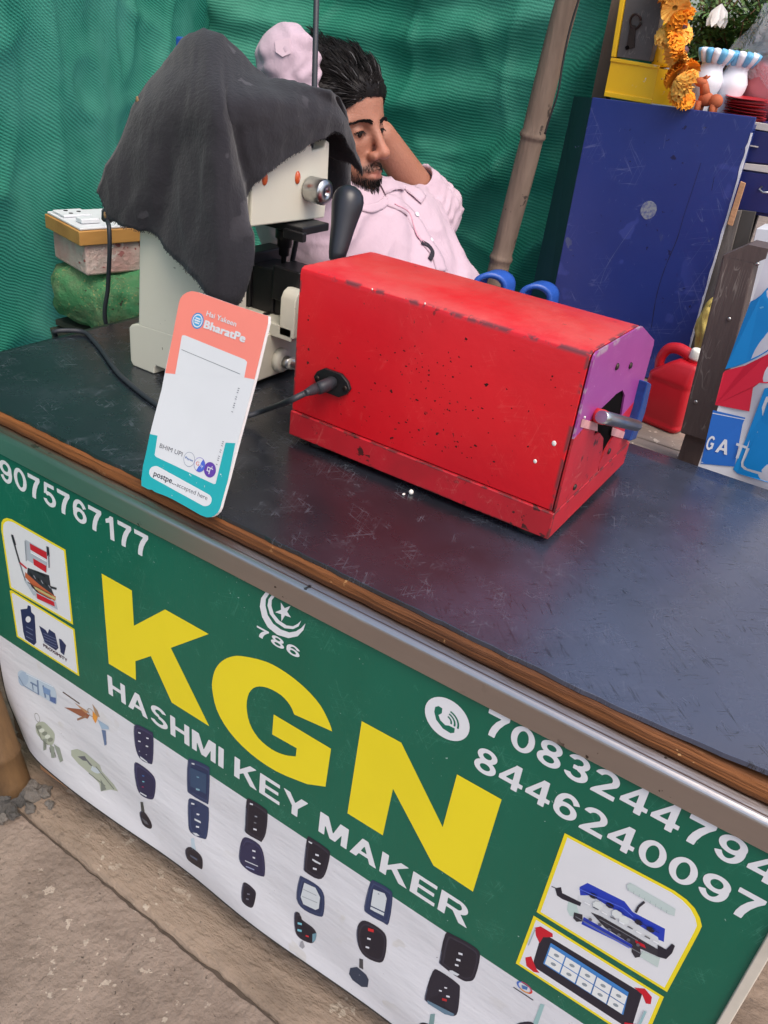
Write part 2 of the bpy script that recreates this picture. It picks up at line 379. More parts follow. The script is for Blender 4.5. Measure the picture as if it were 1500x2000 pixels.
# rubble, clay-brown bamboo post and wood offcut at the counter's left foot
m_rub = mat('rubble_stone', S(104, 98, 92), .9, var=.7, vs=25, bump=.8, bs=90)
m_rub2 = mat('dark_rubble', S(74, 71, 68), .9, var=.6, vs=25, bump=.8, bs=90)
def rock(c, r, seed, m, label, group):
    mb = MB(); mb.ball((0, 0, 0), 1, 10); mb.sm = [False]*len(mb.sm); vs = []
    for v in mb.v:
        p = Vector(v); k = 1+.75*mnoise.noise(p*1.3+Vector((seed, 0, 0)))+.3*mnoise.noise(p*4+Vector((seed, 5, 0)))
        vs.append((c.x+p.x*k*r*1.2, c.y+p.y*k*r, c.z+p.z*k*r*.75))
    mb.v = vs; o = mb.build('rubble_stone', m); return tag(o, label, 'stone', group)
_rl = 'small broken grey stone in the heap at the foot of the bamboo post'
for i, (px, py, r) in enumerate([(10, 1562, .024), (38, 1556, .017), (62, 1545, .021), (24, 1588, .012), (58, 1578, .010), (84, 1546, .014), (4, 1600, .009), (98, 1572, .008)]):
    rock(at(px, py, z=-.785), r, i*3.1, m_rub2 if i in (0, 1, 3) else m_rub, _rl, 'broken stones at the foot of the post')
m_clay = mat('brown_bamboo', S(108, 82, 54), .65, var=.9, vs=16, col2=S(62, 46, 32), bump=.3, bs=40, stretch=(1, 1, .25), spec=.3)
b0 = at(22, 1545, z=-.795); b1 = at(-62, 1300, y=b0.y)
dirb = (b1-b0).normalized(); pts = [b0+dirb*t for t in (0, .03, .085, .09, .096, .2, .28, .286, .292, .5)]
mb = MB(); mb.tube(pts, [.039, .0385, .038, .041, .038, .037, .036, .039, .036, .035], 22)
tag(mb.build('bamboo_post', m_clay), 'thick brown bamboo post stump beside the left foot of the sign board', 'post')
m_off = mat('raw_timber', S(186, 138, 100), .75, var=.4, vs=20, stretch=(.3, 1, 1), bump=.2)
p0, p1 = at(76, 1484, z=-.755), at(156, 1541, z=-.755); dd = (p1-p0).normalized(); nn = Vector((-dd.y, dd.x, 0))
mb = MB(); f = [p0, p1, p1+nn*.05, p0+nn*.05]; mb.prism([q+Vector((0, 0, -.026)) for q in f], f)
tag(mb.build('wood_offcut', m_off, bevel=.002), 'pale wood offcut poking out under the white foot of the sign', 'wood piece')

# ------------------------------------------------------------------ the counter
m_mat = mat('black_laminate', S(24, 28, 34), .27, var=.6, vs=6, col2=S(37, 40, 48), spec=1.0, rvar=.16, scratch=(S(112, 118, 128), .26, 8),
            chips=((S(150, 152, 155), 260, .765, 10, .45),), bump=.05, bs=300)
m_ply = mat('plywood_edge', S(138, 84, 42), .65, var=.85, vs=14, col2=S(66, 38, 22), stretch=(.10, 1, 5), bump=.6, bs=60, spec=.3, chips=((S(196, 150, 100), 90, .64, 9, .52),))
m_steel = mat('brushed_steel', S(196, 190, 186), .30, 1.0, var=.35, vs=7, col2=S(150, 140, 132), stretch=(.15, 1, 1), bump=.05, bs=200, chips=((S(96, 88, 82), 60, .66, 5, .5),))
m_body = mat('dark_plywood', S(92, 66, 46), .7, var=.5, vs=8, stretch=(1, 1, .2), bump=.2)
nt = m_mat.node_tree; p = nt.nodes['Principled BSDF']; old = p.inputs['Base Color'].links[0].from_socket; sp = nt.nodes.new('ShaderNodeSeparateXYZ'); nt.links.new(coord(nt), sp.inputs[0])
fz = mth(nt, 'ADD', sp.outputs[0], mth(nt, 'MULTIPLY', mth(nt, 'SUBTRACT', noi(nt, 4, 5, .6), .5), .55)); fz = mth(nt, 'MULTIPLY', step(nt, fz, -.40, -.02), .75)     # greyish bloom paints the sky's reflection at the right end, over scuffs
worn_sheen = mix(nt, mth(nt, 'MULTIPLY', mth(nt, 'ADD', lines(nt, 9, .8, .012, .48), lines(nt, 12, 2.5, .012, .50), clamp=True), .75), S(72, 78, 98), S(26, 29, 36)); nt.links.new(mix(nt, fz, old, worn_sheen), p.inputs['Base Color'])
counter = thing('counter', (-.55, .3, -.79), 'black topped market counter with plywood edge and steel trim', 'counter')
X0, X1, YB = -1.226, .16, .622
mb = MB(); rows = []
ys = [0, .0015, .005, .012, .03, .06, .12, .2, .3, .4, .5, .58, YB]; xs = list(np.arange(X0, X1, .01))+[X1]
for y in ys:
    row = []
    for x in xs:
        fr = max(0, 1-y/.07); yy = y + (.0022*nz(x, 0, 26, 2)+.0012*nz(x, 0, 90, 3))*max(0, 1-y/.02)
        z = (.013*max(0, min(1, (x+.12)/.2))**2)*fr*fr + .0008*nz(x, y, 9, 1)
        row.append((x, yy, z))
    rows.append(row)
n0 = len(rows[0])
mb.grid(rows); bot = [[(p[0], p[1], p[2]-.0055) for p in r] for r in rows]; mb.grid(bot)
mb.grid([rows[0], bot[0]], smooth=False); mb.grid([rows[-1], bot[-1]], smooth=False)
mb.grid([[r[0] for r in rows], [r[0] for r in bot]], smooth=False); mb.grid([[r[-1] for r in rows], [r[-1] for r in bot]], smooth=False)
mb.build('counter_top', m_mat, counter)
mb = MB(); rows = []
for y, z in ((.02, -.0062), (-.001, -.0064), (-.0035, -.009), (-.0042, -.013), (-.0035, -.018), (-.0042, -.0235), (.02, -.0238)):
    rows.append([(x, y+.0012*nz(x, z, 40, 1)+(.002*max(0, nz(x, 0, 20, 6)) if z > -.01 else 0), z+.0008*nz(x, z*30, 30, 2)) for x in np.arange(X0, X1+.001, .008)])
mb.grid(rows); mb.build('plywood_edge', m_ply, counter)
mb = MB(); pr = [(.03, -.0245), (-.004, -.0262), (-.012, -.0285)]
for a in np.linspace(80, 0, 7): pr.append((-.0125-.0075*math.cos(math.radians(a)), -.0360+.0075*math.sin(math.radians(a))))
pr += [(-.0201, -.061), (-.0196, -.0625), (-.0165, -.0625), (-.0165, -.042), (.03, -.034)]
mb.prism([Vector((X0+.002, y, z)) for y, z in pr], [Vector((X1, y, z)) for y, z in pr], smooth=False)
mb.build('steel_trim', m_steel, counter)
mb = MB(); mb.box(X0+.004, X1-.004, .022, YB-.004, -.0240, -.0063); mb.build('plywood_core', m_ply, counter)
mb = MB(); mb.box(-1.19, .102, .035, .56, -.779, -.0345); mb.build('cabinet_body', m_body, counter, bevel=.003)
for x in (-1.16, .07):
    for y in (.05, .53):
        mb = MB(); mb.box(x-.02, x+.02, y-.018, y+.018, -.792, -.7795); mb.build('foot', m_body, counter)

# ------------------------------------------------------------------ the painted sign on the counter's front
BY = -.0150; BX0, BX1, BZ0, BZ1 = -1.118, .112, -.722, -.0425
def ban_y(x, z):
    t = max(0, min(1, (-.46-z)/.26)); t = t*t*(3-2*t)
    r = .0030*math.sin((x*.55+z*1.0)*24+1.2*nz(x, z, 2.2)) + .0016*nz(x, z, 7, 4)
    c = max(0, min(1, (BX0+.10-x)/.10))*t
    return BY - t*(.004+r*1.0) + .02*c*c
def place(u, v, l): return Vector((u, ban_y(u, v)-l, v))
def topx(px, py): p = at(px, py, y=BY); return (p.x, p.z)
sign = thing('sign_board', (-.5, BY, -.72), 'green and white printed key maker sign across the counter front', 'sign')
ZB = -.4525
m_green = mat('green_vinyl', S(16, 98, 76), .36, var=.4, vs=5, col2=S(13, 82, 60), stretch=(1, 1, .25), spec=.4, bump=.04, bs=160,
              chips=((S(150, 175, 165), 190, .715, 7, .42),), scratch=(S(80, 150, 125), .25, 9), vert=True)
m_white = mat('white_vinyl', S(214, 214, 218), .42, var=.22, vs=6, col2=S(186, 184, 184), spec=.35, bump=.35, bs=8, stretch=(.6, 1, 1.8), chips=((S(150, 140, 130), 230, .73, 9, .40), (S(204, 202, 200), 12, .6, 5, .48)))
mb = MB(); xs = np.linspace(BX0, BX1, 120)
def xl(x, z):          # left edge runs out a little below, the lower left corner is worn round
    t = (x-BX0)/(BX1-BX0); lo = BX0 + (.045*max(0, (-.655-z)/.067)**2.2 if z < -.655 else 0); return lo+t*(BX1-lo)
for za, zb, m, n in ((BZ1, ZB, 0, 10), (ZB, BZ0, 1, 50)):
    mb.grid([[(xl(x, z), ban_y(xl(x, z), z), z) for x in xs] for z in np.linspace(za, zb, n)], m)
mb.build('panel', [m_green, m_white], sign, weld=True)
m_cream = mat('cream_edge', S(206, 196, 180), .6, var=.3, vs=20)
mb = MB(); mb.box(BX1, BX1+.011, BY-.004, .03, BZ0-.004, -.063); mb.build('frame_edge', m_cream, sign, bevel=.0015)
m_dk = mat('dark_hem', S(40, 34, 30), .8)
mb = MB()
mb.tube([place(xl(x, BZ0), BZ0, .0004) for x in xs], .0014, 6); mb.tube([place(xl(BX0, z), z, .0004) for z in np.linspace(ZB+.05, BZ0, 40)], .0012, 6)
mb.build('hem', m_dk, sign)
def cr(ox, oy, k): return lambda *a: [(ox+x/k, oy+y/k) for x, y in zip(a[::2], a[1::2])]
c1 = cr(0, 860, 3); c2 = cr(0, 1200, 2.5); c3 = cr(200, 1350, 2.5); c4 = cr(500, 1600, 2.5); c5 = cr(800, 1300, 2.143); c6 = cr(450, 1100, 2.727)
YEL, WHT, NAVY, BLK = (236, 214, 36), (222, 222, 224), (46, 46, 78), (38, 36, 48)
def P(): return Print(place, topx)
def lab(o, t): o['label'] = t; return o
KP = [(199, 1120), (258, 1153), (262, 1222), (323, 1190), (408, 1238), (334, 1265), (409, 1418), (336, 1372), (295, 1281), (265, 1291), (266, 1328), (213, 1296)]
NP = [(707, 1408), (784, 1450), (865, 1615), (893, 1512), (980, 1561), (924, 1741), (847, 1690), (768, 1540), (748, 1631), (679, 1588)]
GO = [(649, 1428), (644, 1412), (626, 1377), (597, 1344), (560, 1314), (520, 1292), (472, 1281), (450, 1283), (434, 1291), (422, 1305), (416, 1324), (415, 1346), (424, 1386), (448, 1428), (488, 1470), (540, 1506), (600, 1531), (636, 1536), (647, 1462), (535, 1395), (532, 1434), (580, 1461), (578, 1477), (556, 1474), (531, 1463), (505, 1441), (488, 1412), (482, 1379), (487, 1353), (501, 1341), (523, 1343), (549, 1357), (567, 1377), (575, 1395)]
def smoothpoly(px, keep):
    out = []; n = len(px)
    for i in range(n):
        a, b, c, d = (np.array(px[(i+j) % n], float) for j in (-1, 0, 1, 2)); out.append(tuple(b))
        if i not in keep and (i+1) % n not in keep or (i in keep) != ((i+1) % n in keep):
            if i in keep: a = b-(c-b)*.6
            if (i+1) % n in keep: d = c+(c-b)*.6
            for t in (.33, .66): out.append(tuple(.5*(2*b+(c-a)*t+(2*a-5*b+4*c-d)*t*t+(3*b-a-3*c+d)*t**3)))
    return out
for L in (KP, smoothpoly(GO, {0, 16, 17, 18, 19, 20, 21, 22, 33}), NP):
    pr = P(); pr.poly(L, YEL); lab(pr.build('lettering', sign), 'large yellow capital letter')
def tx(t, a, b, ref=None, c=WHT, bold=.028, name='lettering', lb=None, v=None):
    (u0, v0), (u1, v1) = topx(*a), topx(*b)
    if v: v0, v1 = v
    pr = P(); heavy_text(pr, t, u0, u1, min(v0, v1), max(v0, v1), c, ref); o = pr.build(name, sign)
    return lab(o, lb) if lb else o
hz = lambda *p: topx(*p)[1]
tx('HASHMI KEY MAKER', (210, 1317), (914, 1800), v=(hz(212, 1354), hz(210, 1317)), bold=.03, lb='white line of capitals under the big letters')
tx('9075767177', (0, 915), (291, 1057), v=(hz(13, 943), hz(10, 900)), bold=.03, lb='white phone number at the upper left')
tx('7083244794', (955, 1383), (1465, 1659), ref='708324479', v=(hz(954, 1435), hz(956, 1383)), bold=.03, lb='upper white phone number at the right')
tx('8446240097', (926, 1487), (1500, 1762), v=(hz(1433, 1783)-.001, hz(1455, 1735)-.001), bold=.03, lb='lower white phone number at the right')
# crescent, star and 786
pr = P()
def arc_band(pr, out, inn, c): pr.poly(out+inn[::-1], c)
arc_band(pr, c6(190, 152, 165, 185, 158, 230, 170, 285, 200, 340, 250, 380, 310, 398, 360, 388, 390, 355, 401, 320), c6(212, 156, 190, 190, 188, 225, 200, 275, 230, 322, 270, 352, 315, 368, 350, 362, 378, 345, 401, 320), WHT)
arc_band(pr, c6(222, 168, 205, 190, 199, 225, 212, 270, 245, 315, 290, 345, 335, 350, 365, 335, 378, 305), c6(240, 172, 222, 195, 220, 225, 232, 268, 262, 305, 300, 330, 335, 335, 360, 322, 378, 305), WHT)
sx, sy = c6(286, 258)[0]; st = []
for i in range(10):
    a = -math.pi/2-.35+i*math.pi/5; r = 17 if i % 2 == 0 else 6.5; st.append((sx+r*math.cos(a), sy+r*1.15*math.sin(a)))
pr.poly(st, WHT); pr.build('crescent_emblem', sign)
q = [c6(148, 322)[0], c6(372, 432)[0], c6(362, 498)[0], c6(140, 388)[0]]
(ul, vt), (ur, _), _, (_, vb) = [topx(*p) for p in q]
u0, u1 = topx(*c6(140, 335)[0])[0], topx(*c6(372, 480)[0])[0]; v1, v0 = topx(*c6(142, 330)[0])[1], topx(*c6(345, 497)[0])[1]
pr = P(); heavy_text(pr, '786', u0, u1, v0, v1, WHT); lab(pr.build('lettering', sign), 'small white number under the crescent')
# handset in a disc
pr = P(); pc = topx(*c5(157, 223)[0]); R_ = .0285
def disc(pr, u, v, r, c, n=36, a0=0, a1=6.2832, ri=0, e=1):
    A = np.linspace(a0, a1, n); o = [(u+r*math.cos(a)*e, v+r*math.sin(a)) for a in A]
    if ri: o += [(u+ri*math.cos(a)*e, v+ri*math.sin(a)) for a in A[::-1]]
    else: o = o[:-1] if a1-a0 > 6 else o
    pr.uvpoly(o, c)
disc(pr, pc[0], pc[1], R_, WHT); GRN = (22, 104, 82)
pr.poly(c5(108, 172, 122, 168, 138, 178, 136, 198, 122, 206, 130, 228, 150, 248, 166, 250, 190, 262, 188, 280, 172, 282, 140, 262, 112, 225, 104, 192), GRN)
q = topx(*c5(152, 228)[0])
for r in (.006, .0105, .015): disc(pr, q[0], q[1], r+.0022, GRN, 12, -.15, 1.35, r)
pr.build('phone_icon', sign)
# four bordered pictures
def bordered(px, name, lb, inset=.93):
    pr = P(); pr.poly(px, YEL); c = np.mean(np.array(px), 0); uv = np.array([topx(*p) for p in px]); cc = (uv.min(0)+uv.max(0))/2; ext = (uv.max(0)-uv.min(0))/2
    pr.uvpoly([tuple(cc+(p-cc)*(ext-.0042)/ext) for p in uv], WHT); return pr
pr = bordered(c1(8, 520, 10, 480, 20, 462, 40, 454, 70, 462, 385, 640, 430, 1080, 60, 865), '', '')
RED, GRY, DGR, SIL = (196, 26, 44), (120, 124, 132), (52, 50, 58), (176, 182, 190)
pr.poly(c1(150, 580, 280, 655, 278, 770, 160, 700), SIL).poly(c1(176, 602, 275, 655, 278, 698, 180, 640), RED).poly(c1(180, 640, 278, 698, 278, 715, 182, 660), (216, 218, 222))
pr.poly(c1(196, 690, 274, 735, 274, 775, 200, 728), RED).poly(c1(165, 745, 290, 790, 300, 860, 330, 930, 260, 930, 190, 860, 160, 790), DGR)
pr.poly(c1(150, 770, 240, 850, 330, 915, 325, 940, 230, 890, 150, 800), (190, 96, 60)).poly(c1(200, 850, 330, 920, 330, 935, 210, 870), (196, 180, 120))
pr.line(c1(72, 555, 118, 715), 3.0, DGR).line(c1(118, 715, 155, 830), 2.4, GRY).poly(c1(68, 550, 80, 552, 98, 610, 90, 615), BLK).line(c1(120, 715, 160, 750), 3, RED)
pr.poly(c1(275, 618, 290, 625, 295, 680, 280, 675), BLK).line(c1(288, 670, 292, 745), 2.5, GRY).line(c1(290, 855, 335, 868), 4, DGR)
pr.poly(c1(205, 880, 330, 945, 342, 990, 215, 920), SIL).poly(c1(218, 893, 322, 945, 326, 972, 222, 925), RED).poly(c1(145, 815, 175, 830, 215, 905, 200, 905), SIL)

for k in range(6): a = 180+22*k; pr.line(c1(a, 775+14*k, a+12, 795+14*k), 1.4, (150, 150, 156) if k % 2 else (20, 20, 24))
pr.line(c1(152, 585, 160, 705), 1.2, (120, 126, 140)).line(c1(186, 655, 276, 705), 1.2, (250, 250, 250)).line(c1(205, 760, 270, 795), 1.6, (16, 16, 18)).line(c1(170, 830, 310, 905), 1.2, (90, 60, 40))
lab(pr.build('picture', sign), 'bordered picture of a red key cutting machine')
pr = bordered(c1(58, 880, 70, 878, 438, 1105, 466, 1382, 100, 1150), '', '')
NB = (34, 44, 84)
pr.poly(c1(122, 990, 160, 985, 165, 965, 182, 972, 185, 1005, 205, 1025, 215, 1185, 200, 1200, 150, 1165, 138, 1120), NB).oval(*c1(167, 1048)[0], 5, 6, WHT)
for k in range(3): pr.line(c1(155, 1090+28*k, 195, 1112+28*k), 1.2, (110, 120, 150))
pr.poly(c1(232, 1085, 270, 1110, 282, 1130, 290, 1105, 325, 1130, 345, 1215, 330, 1230, 265, 1185), NB).poly(c1(348, 1160, 362, 1165, 390, 1200, 378, 1258, 358, 1240), NB)
for k in range(4): pr.line(c1(258, 1130+16*k, 335, 1165+16*k), .9, (120, 128, 158))
a, b = topx(*c1(258, 1203)[0]), topx(*c1(398, 1287)[0]); pr.text('PROXIMITY', a[0], b[0], b[1]-.004, b[1]+.003, (70, 40, 60), .02)
lab(pr.build('picture', sign), 'bordered picture of dark remote controls')
pr = bordered(c5(650, 700, 1050, 910, 1110, 942, 1160, 978, 1195, 1015, 1216, 1055, 1224, 1090, 1210, 1120, 1078, 1365, 532, 1030), '', '')
BLU, MGR = (38, 62, 176), (140, 148, 150)
pr.poly(c5(712, 925, 745, 908, 900, 985, 935, 1030, 1070, 1100, 1065, 1155, 1030, 1140, 930, 1060, 850, 1020, 715, 960), BLU)
pr.poly(c5(705, 960, 760, 960, 1040, 1135, 1050, 1180, 980, 1190, 700, 1030), (210, 212, 214)).poly(c5(665, 985, 700, 1000, 715, 1055, 672, 1045, 660, 1020), (186, 206, 200))
pr.poly(c5(730, 1050, 930, 1165, 945, 1190, 720, 1080), BLU).poly(c5(610, 930, 635, 925, 640, 950, 720, 990, 715, 1005, 640, 975, 618, 960), BLK).line(c5(596, 922, 625, 935), 1.5, DGR)
pr.poly(c5(690, 1030, 725, 1040, 725, 1068, 700, 1070, 686, 1055), DGR).poly(c5(760, 1030, 800, 1045, 930, 1120, 980, 1150, 1050, 1190, 1040, 1215, 940, 1170, 820, 1095), DGR)
pr.poly(c5(935, 1160, 965, 1165, 970, 1215, 945, 1220, 930, 1195), DGR).poly(c5(975, 1190, 1050, 1220, 1040, 1260, 965, 1215), (190, 204, 198)).poly(c5(1040, 1165, 1075, 1185, 1100, 1160, 1112, 1170, 1100, 1200, 1075, 1225, 1040, 1215), BLK)
pr.poly(c5(945, 1145, 985, 1165, 990, 1180, 950, 1160), RED).poly(c5(910, 915, 925, 905, 1115, 1015, 1110, 1045, 1085, 1035, 915, 935), (190, 204, 200)).line(c5(985, 985, 960, 1005, 948, 1030), 5, DGR)
for q in (c5(770, 960), c5(840, 1000), c5(960, 1070), c5(1010, 1100)): pr.oval(*q[0], 9, 5, BLK, 8, .5)
for q in (c5(790, 1000), c5(870, 1035), c5(900, 1060)): pr.oval(*q[0], 11, 8, (216, 220, 218), 8, .5)

for k in range(9): a = 735+36*k; pr.line(c5(a, 985+20*k, a+22, 997+20*k), 2.2, (88, 92, 100) if k % 2 else (236, 238, 240))
for k in range(7): a = 730+48*k; pr.line(c5(a, 938+26*k, a+30, 955+26*k), 1.6, (24, 40, 120))
for k in range(6): a = 760+40*k; pr.oval(*c5(a, 1055+21*k)[0], 4, 3, (96, 96, 104), 8, .5)
for k in range(8): a = 920+23*k; pr.line(c5(a, 922+13*k, a-2, 934+13*k), 1, (150, 168, 166))
pr.line(c5(715, 925, 900, 1005, 940, 1040), 1.6, (80, 106, 214)).line(c5(735, 1065, 925, 1172), 1.4, (80, 106, 214)).line(c5(700, 1040, 975, 1195), 1.4, (120, 124, 130)).line(c5(800, 1050, 960, 1140), 1.2, (120, 122, 128))
lab(pr.build('picture', sign), 'bordered picture of a blue twin vice key machine')
pr = bordered(c5(520, 1045, 1065, 1385, 990, 1560, 990, 1600, 445, 1245), '', '')
pr.poly(c5(555, 1115, 975, 1370, 935, 1500, 920, 1520, 522, 1260, 520, 1235), BLK)
pr.poly(c5(525, 1095, 550, 1090, 600, 1120, 600, 1135, 560, 1135, 545, 1160, 530, 1130), RED).poly(c5(485, 1220, 510, 1215, 530, 1265, 545, 1285, 520, 1280, 490, 1255), RED)
pr.poly(c5(940, 1345, 985, 1350, 1015, 1385, 1010, 1415, 990, 1412, 975, 1375), RED).poly(c5(900, 1490, 960, 1500, 950, 1540, 900, 1520), RED)
pr.poly(c5(592, 1158, 918, 1365, 895, 1460, 560, 1245), (66, 130, 196))
A_, B_, C_, D_ = (np.array(q[0]) for q in (c5(590, 1172), c5(916, 1378), c5(892, 1455), c5(564, 1244)))
bil = lambda s_, t_: tuple((A_*(1-s_)+B_*s_)*(1-t_)+(D_*(1-s_)+C_*s_)*t_)
for i in range(5):
    for j in range(2):
        a, b, c, d = i/5+.008, (i+1)/5-.008, j/2+.02, (j+1)/2-.02
        pr.poly([bil(a, c), bil(b, c), bil(b, d), bil(a, d)], (226, 228, 226)); pr.oval(*bil((a+b)/2, (c+d)/2), 6, 3, (140, 150, 156), 8, .5)
pr.line(c5(500, 1165, 530, 1095), 2, (150, 170, 175)).line(c5(990, 1440, 950, 1530), 5, (150, 186, 190))
lab(pr.build('picture', sign), 'bordered picture of a rugged tablet with icons')
# printed fobs, keys and locks
def fob(polys, lb=None, name='key_fob_picture'):
    pr = P()
    for px, c in polys:
        big = len(px) > 5 and c in (NAVY, BLK, NB, (45, 58, 92))
        if big: px = smoothpoly(px, set())
        pr.poly(px, c)
        if big:
            a = np.array(px, float); m_ = a.mean(0); pr.poly([tuple(m_+(q-m_)*.86+np.array([.8, .6])) for q in a], tuple(min(255, v+15) for v in c)); pr.poly([tuple(m_+(q-m_)*.80+np.array([1.2, 1.4])) for q in a], tuple(max(0, v-6) for v in c))
            lft = sorted(px, key=lambda q: q[0])[:5]; lft = sorted(lft, key=lambda q: q[1]); pr.line([(q[0]+1.4, q[1]+.5) for q in lft], .9, (104, 110, 132))
    return lab(pr.build(name, sign), lb) if lb else pr.build(name, sign)
def dot(x, y, f=c3, r=2.4, c=(214, 216, 222)): q = f(x, y)[0]; return ([(q[0]-r, q[1]-r*.8), (q[0]+r, q[1]-r*.2), (q[0]+r, q[1]+r*.8), (q[0]-r, q[1]+r*.2)], c)
SV = (206, 210, 214); TEAL = (120, 186, 200); B2 = (45, 58, 92)
fob([(c3(155, 170, 185, 168, 235, 195, 250, 215, 248, 340, 232, 352, 185, 325, 160, 260), NAVY), dot(183, 202), dot(222, 228), dot(183, 243), dot(220, 267), dot(184, 290, r=1), dot(218, 307, r=1), (c3(188, 313, 222, 340, 226, 348, 190, 324), SV)])
fob([(c3(160, 350, 190, 355, 245, 400, 265, 440, 262, 505, 245, 522, 195, 500, 172, 450), NAVY), dot(206, 408, r=2, c=(70, 110, 170)), dot(208, 435, r=2, c=TEAL), dot(206, 460, r=2, c=(150, 50, 90)), (c3(193, 484, 226, 502, 224, 508, 192, 490), SV)])
fob([(c3(192, 535, 205, 535, 212, 590, 195, 600), (70, 74, 72)), (c3(185, 590, 210, 585, 240, 630, 246, 660, 232, 668, 200, 645), BLK), (c3(196, 612, 222, 632, 232, 650, 210, 640), (90, 92, 100))])
fob([(c3(418, 340, 450, 335, 515, 365, 525, 390, 520, 535, 505, 545, 430, 500, 415, 470), B2), (c3(430, 370, 510, 405, 508, 500, 432, 462), (52, 76, 106)), dot(468, 418, c=(110, 150, 170)), dot(468, 478, c=(130, 170, 186), r=3.5), (c3(438, 347, 452, 351, 452, 358, 438, 354), SV)])
fob([(c3(422, 530, 450, 527, 510, 560, 522, 585, 518, 700, 500, 712, 440, 680, 425, 620), B2), dot(472, 598, r=3), (c3(455, 615, 488, 632, 486, 640, 457, 624), SV), dot(472, 655, r=3), (c3(450, 680, 470, 684, 485, 697, 466, 695), SV), (c3(438, 540, 453, 545, 453, 552, 438, 548), SV)])
fob([(c3(443, 710, 458, 707, 470, 765, 450, 760), (186, 204, 214)), (c3(418, 760, 445, 750, 490, 785, 503, 815, 500, 855, 480, 850, 430, 820, 415, 790), BLK), (c3(440, 785, 478, 805, 476, 815, 442, 795), (84, 92, 112))])
fob([(c3(700, 540, 706, 535, 700, 690, 690, 685, 694, 600), SV), (c3(705, 532, 730, 530, 795, 572, 808, 600, 800, 690, 780, 732, 770, 730, 702, 690, 698, 650), BLK), dot(752, 610, c=(150, 152, 160)), dot(748, 640, c=(110, 112, 120)), dot(748, 672, r=3.2), dot(730, 549, r=3)])
fob([(c3(685, 720, 715, 715, 770, 750, 792, 810, 795, 890, 780, 902, 720, 875, 675, 830, 670, 780), NAVY), dot(742, 778, r=3.2), dot(740, 810, r=3.2), (c3(700, 822, 762, 850, 762, 854, 700, 826), SV), (c3(705, 848, 745, 866, 745, 871, 705, 853), (150, 156, 190))])
fob([(c3(695, 930, 715, 930, 750, 962, 758, 985, 752, 1030, 738, 1042, 705, 1020, 692, 990), BLK), dot(725, 978, c=(110, 112, 124)), dot(722, 1000, c=(110, 112, 124))])
fob([(c3(1000, 718, 1025, 718, 1100, 770, 1112, 800, 1090, 890, 1058, 915, 995, 880, 985, 850), BLK), dot(1050, 798, r=3.4), (c3(1028, 815, 1045, 825, 1068, 838, 1066, 845, 1040, 832, 1026, 822), SV), dot(1040, 864, r=3.6), (c3(1008, 728, 1028, 738, 1024, 744, 1010, 736), SV)])
fob([(c3(965, 908, 985, 905, 1060, 950, 1088, 1000, 1085, 1080, 1065, 1095, 990, 1065, 950, 1010), B2), (c3(990, 930, 1045, 955, 1068, 1000, 1062, 1055, 1045, 1062, 985, 1035, 972, 1000), (206, 212, 214)), (c3(985, 960, 1050, 990, 1050, 993, 985, 963), (150, 156, 160)), (c3(980, 995, 1055, 1025, 1055, 1028, 980, 998), (150, 156, 160))])
fob([(c3(940, 1080, 965, 1080, 975, 1110, 1030, 1150, 1048, 1180, 1040, 1215, 1020, 1225, 970, 1200, 945, 1160), BLK), (c3(975, 1215, 985, 1212, 995, 1240, 985, 1248, 970, 1235), (150, 150, 156)), dot(968, 1130, r=4, c=TEAL), dot(968, 1162, r=4, c=TEAL), dot(1005, 1190, r=3, c=(200, 50, 60)), (c3(1030, 1180, 1050, 1175, 1045, 1210, 1030, 1222), (110, 150, 165))], 'printed car alarm remote with blue buttons')
fob([(c3(1310, 930, 1340, 930, 1400, 965, 1418, 1000, 1400, 1130, 1370, 1125, 1300, 1085, 1280, 1050), B2), (c3(1325, 965, 1380, 985, 1390, 1010, 1375, 1100, 1310, 1060), (206, 212, 214)), (c3(1325, 1000, 1350, 985, 1385, 1020, 1360, 1035), B2), (c3(1332, 1003, 1350, 993, 1374, 1018, 1356, 1028), (206, 212, 214)), (c3(1312, 1042, 1380, 1075, 1378, 1080, 1312, 1048), B2), (c3(1310, 1062, 1376, 1094, 1374, 1100, 1310, 1067), B2)])
fob([(c3(1265, 1120, 1300, 1120, 1370, 1165, 1392, 1210, 1385, 1290, 1360, 1315, 1290, 1285, 1255, 1230, 1247, 1160), BLK), dot(1316, 1160, r=5.5, c=(200, 36, 44)), dot(1308, 1200, r=3.4), dot(1302, 1240, r=3.4)], 'printed dark fob with a red mark')
fob([(c3(1262, 1295, 1280, 1300, 1280, 1350, 1260, 1340), (70, 70, 74)), (c3(1215, 1345, 1250, 1338, 1295, 1375, 1307, 1400, 1300, 1438, 1270, 1438, 1225, 1405, 1208, 1375), (44, 58, 80)), (c3(1240, 1380, 1262, 1376, 1272, 1395, 1250, 1400), (150, 160, 170))])
fob([(c4(925, 560, 960, 562, 1065, 620, 1095, 665, 1070, 770, 1040, 790, 1000, 780, 905, 710, 898, 680), BLK), dot(1000, 655, c4, 4), dot(990, 685, c4, 4), dot(982, 710, c4, 3.5), (c4(945, 735, 960, 735, 995, 755, 985, 762, 950, 747), SV), dot(886, 672, c4, 1, BLK)])
fob([(c4(865, 740, 900, 740, 985, 800, 997, 830, 990, 930, 970, 950, 930, 935, 845, 880, 832, 850), BLK), (c4(845, 870, 975, 940, 970, 950, 930, 938, 848, 885), (96, 122, 140)), dot(930, 818, c4, 2.6), dot(905, 830, c4, 2.6), dot(942, 858, c4, 3.2), dot(926, 872, c4, 4.5, (170, 40, 46))])
fob([(c4(862, 935, 884, 935, 878, 1000, 852, 1000), (120, 150, 150)), (c4(795, 1005, 815, 978, 850, 980, 882, 1005, 880, 1040, 800, 1040), BLK)])
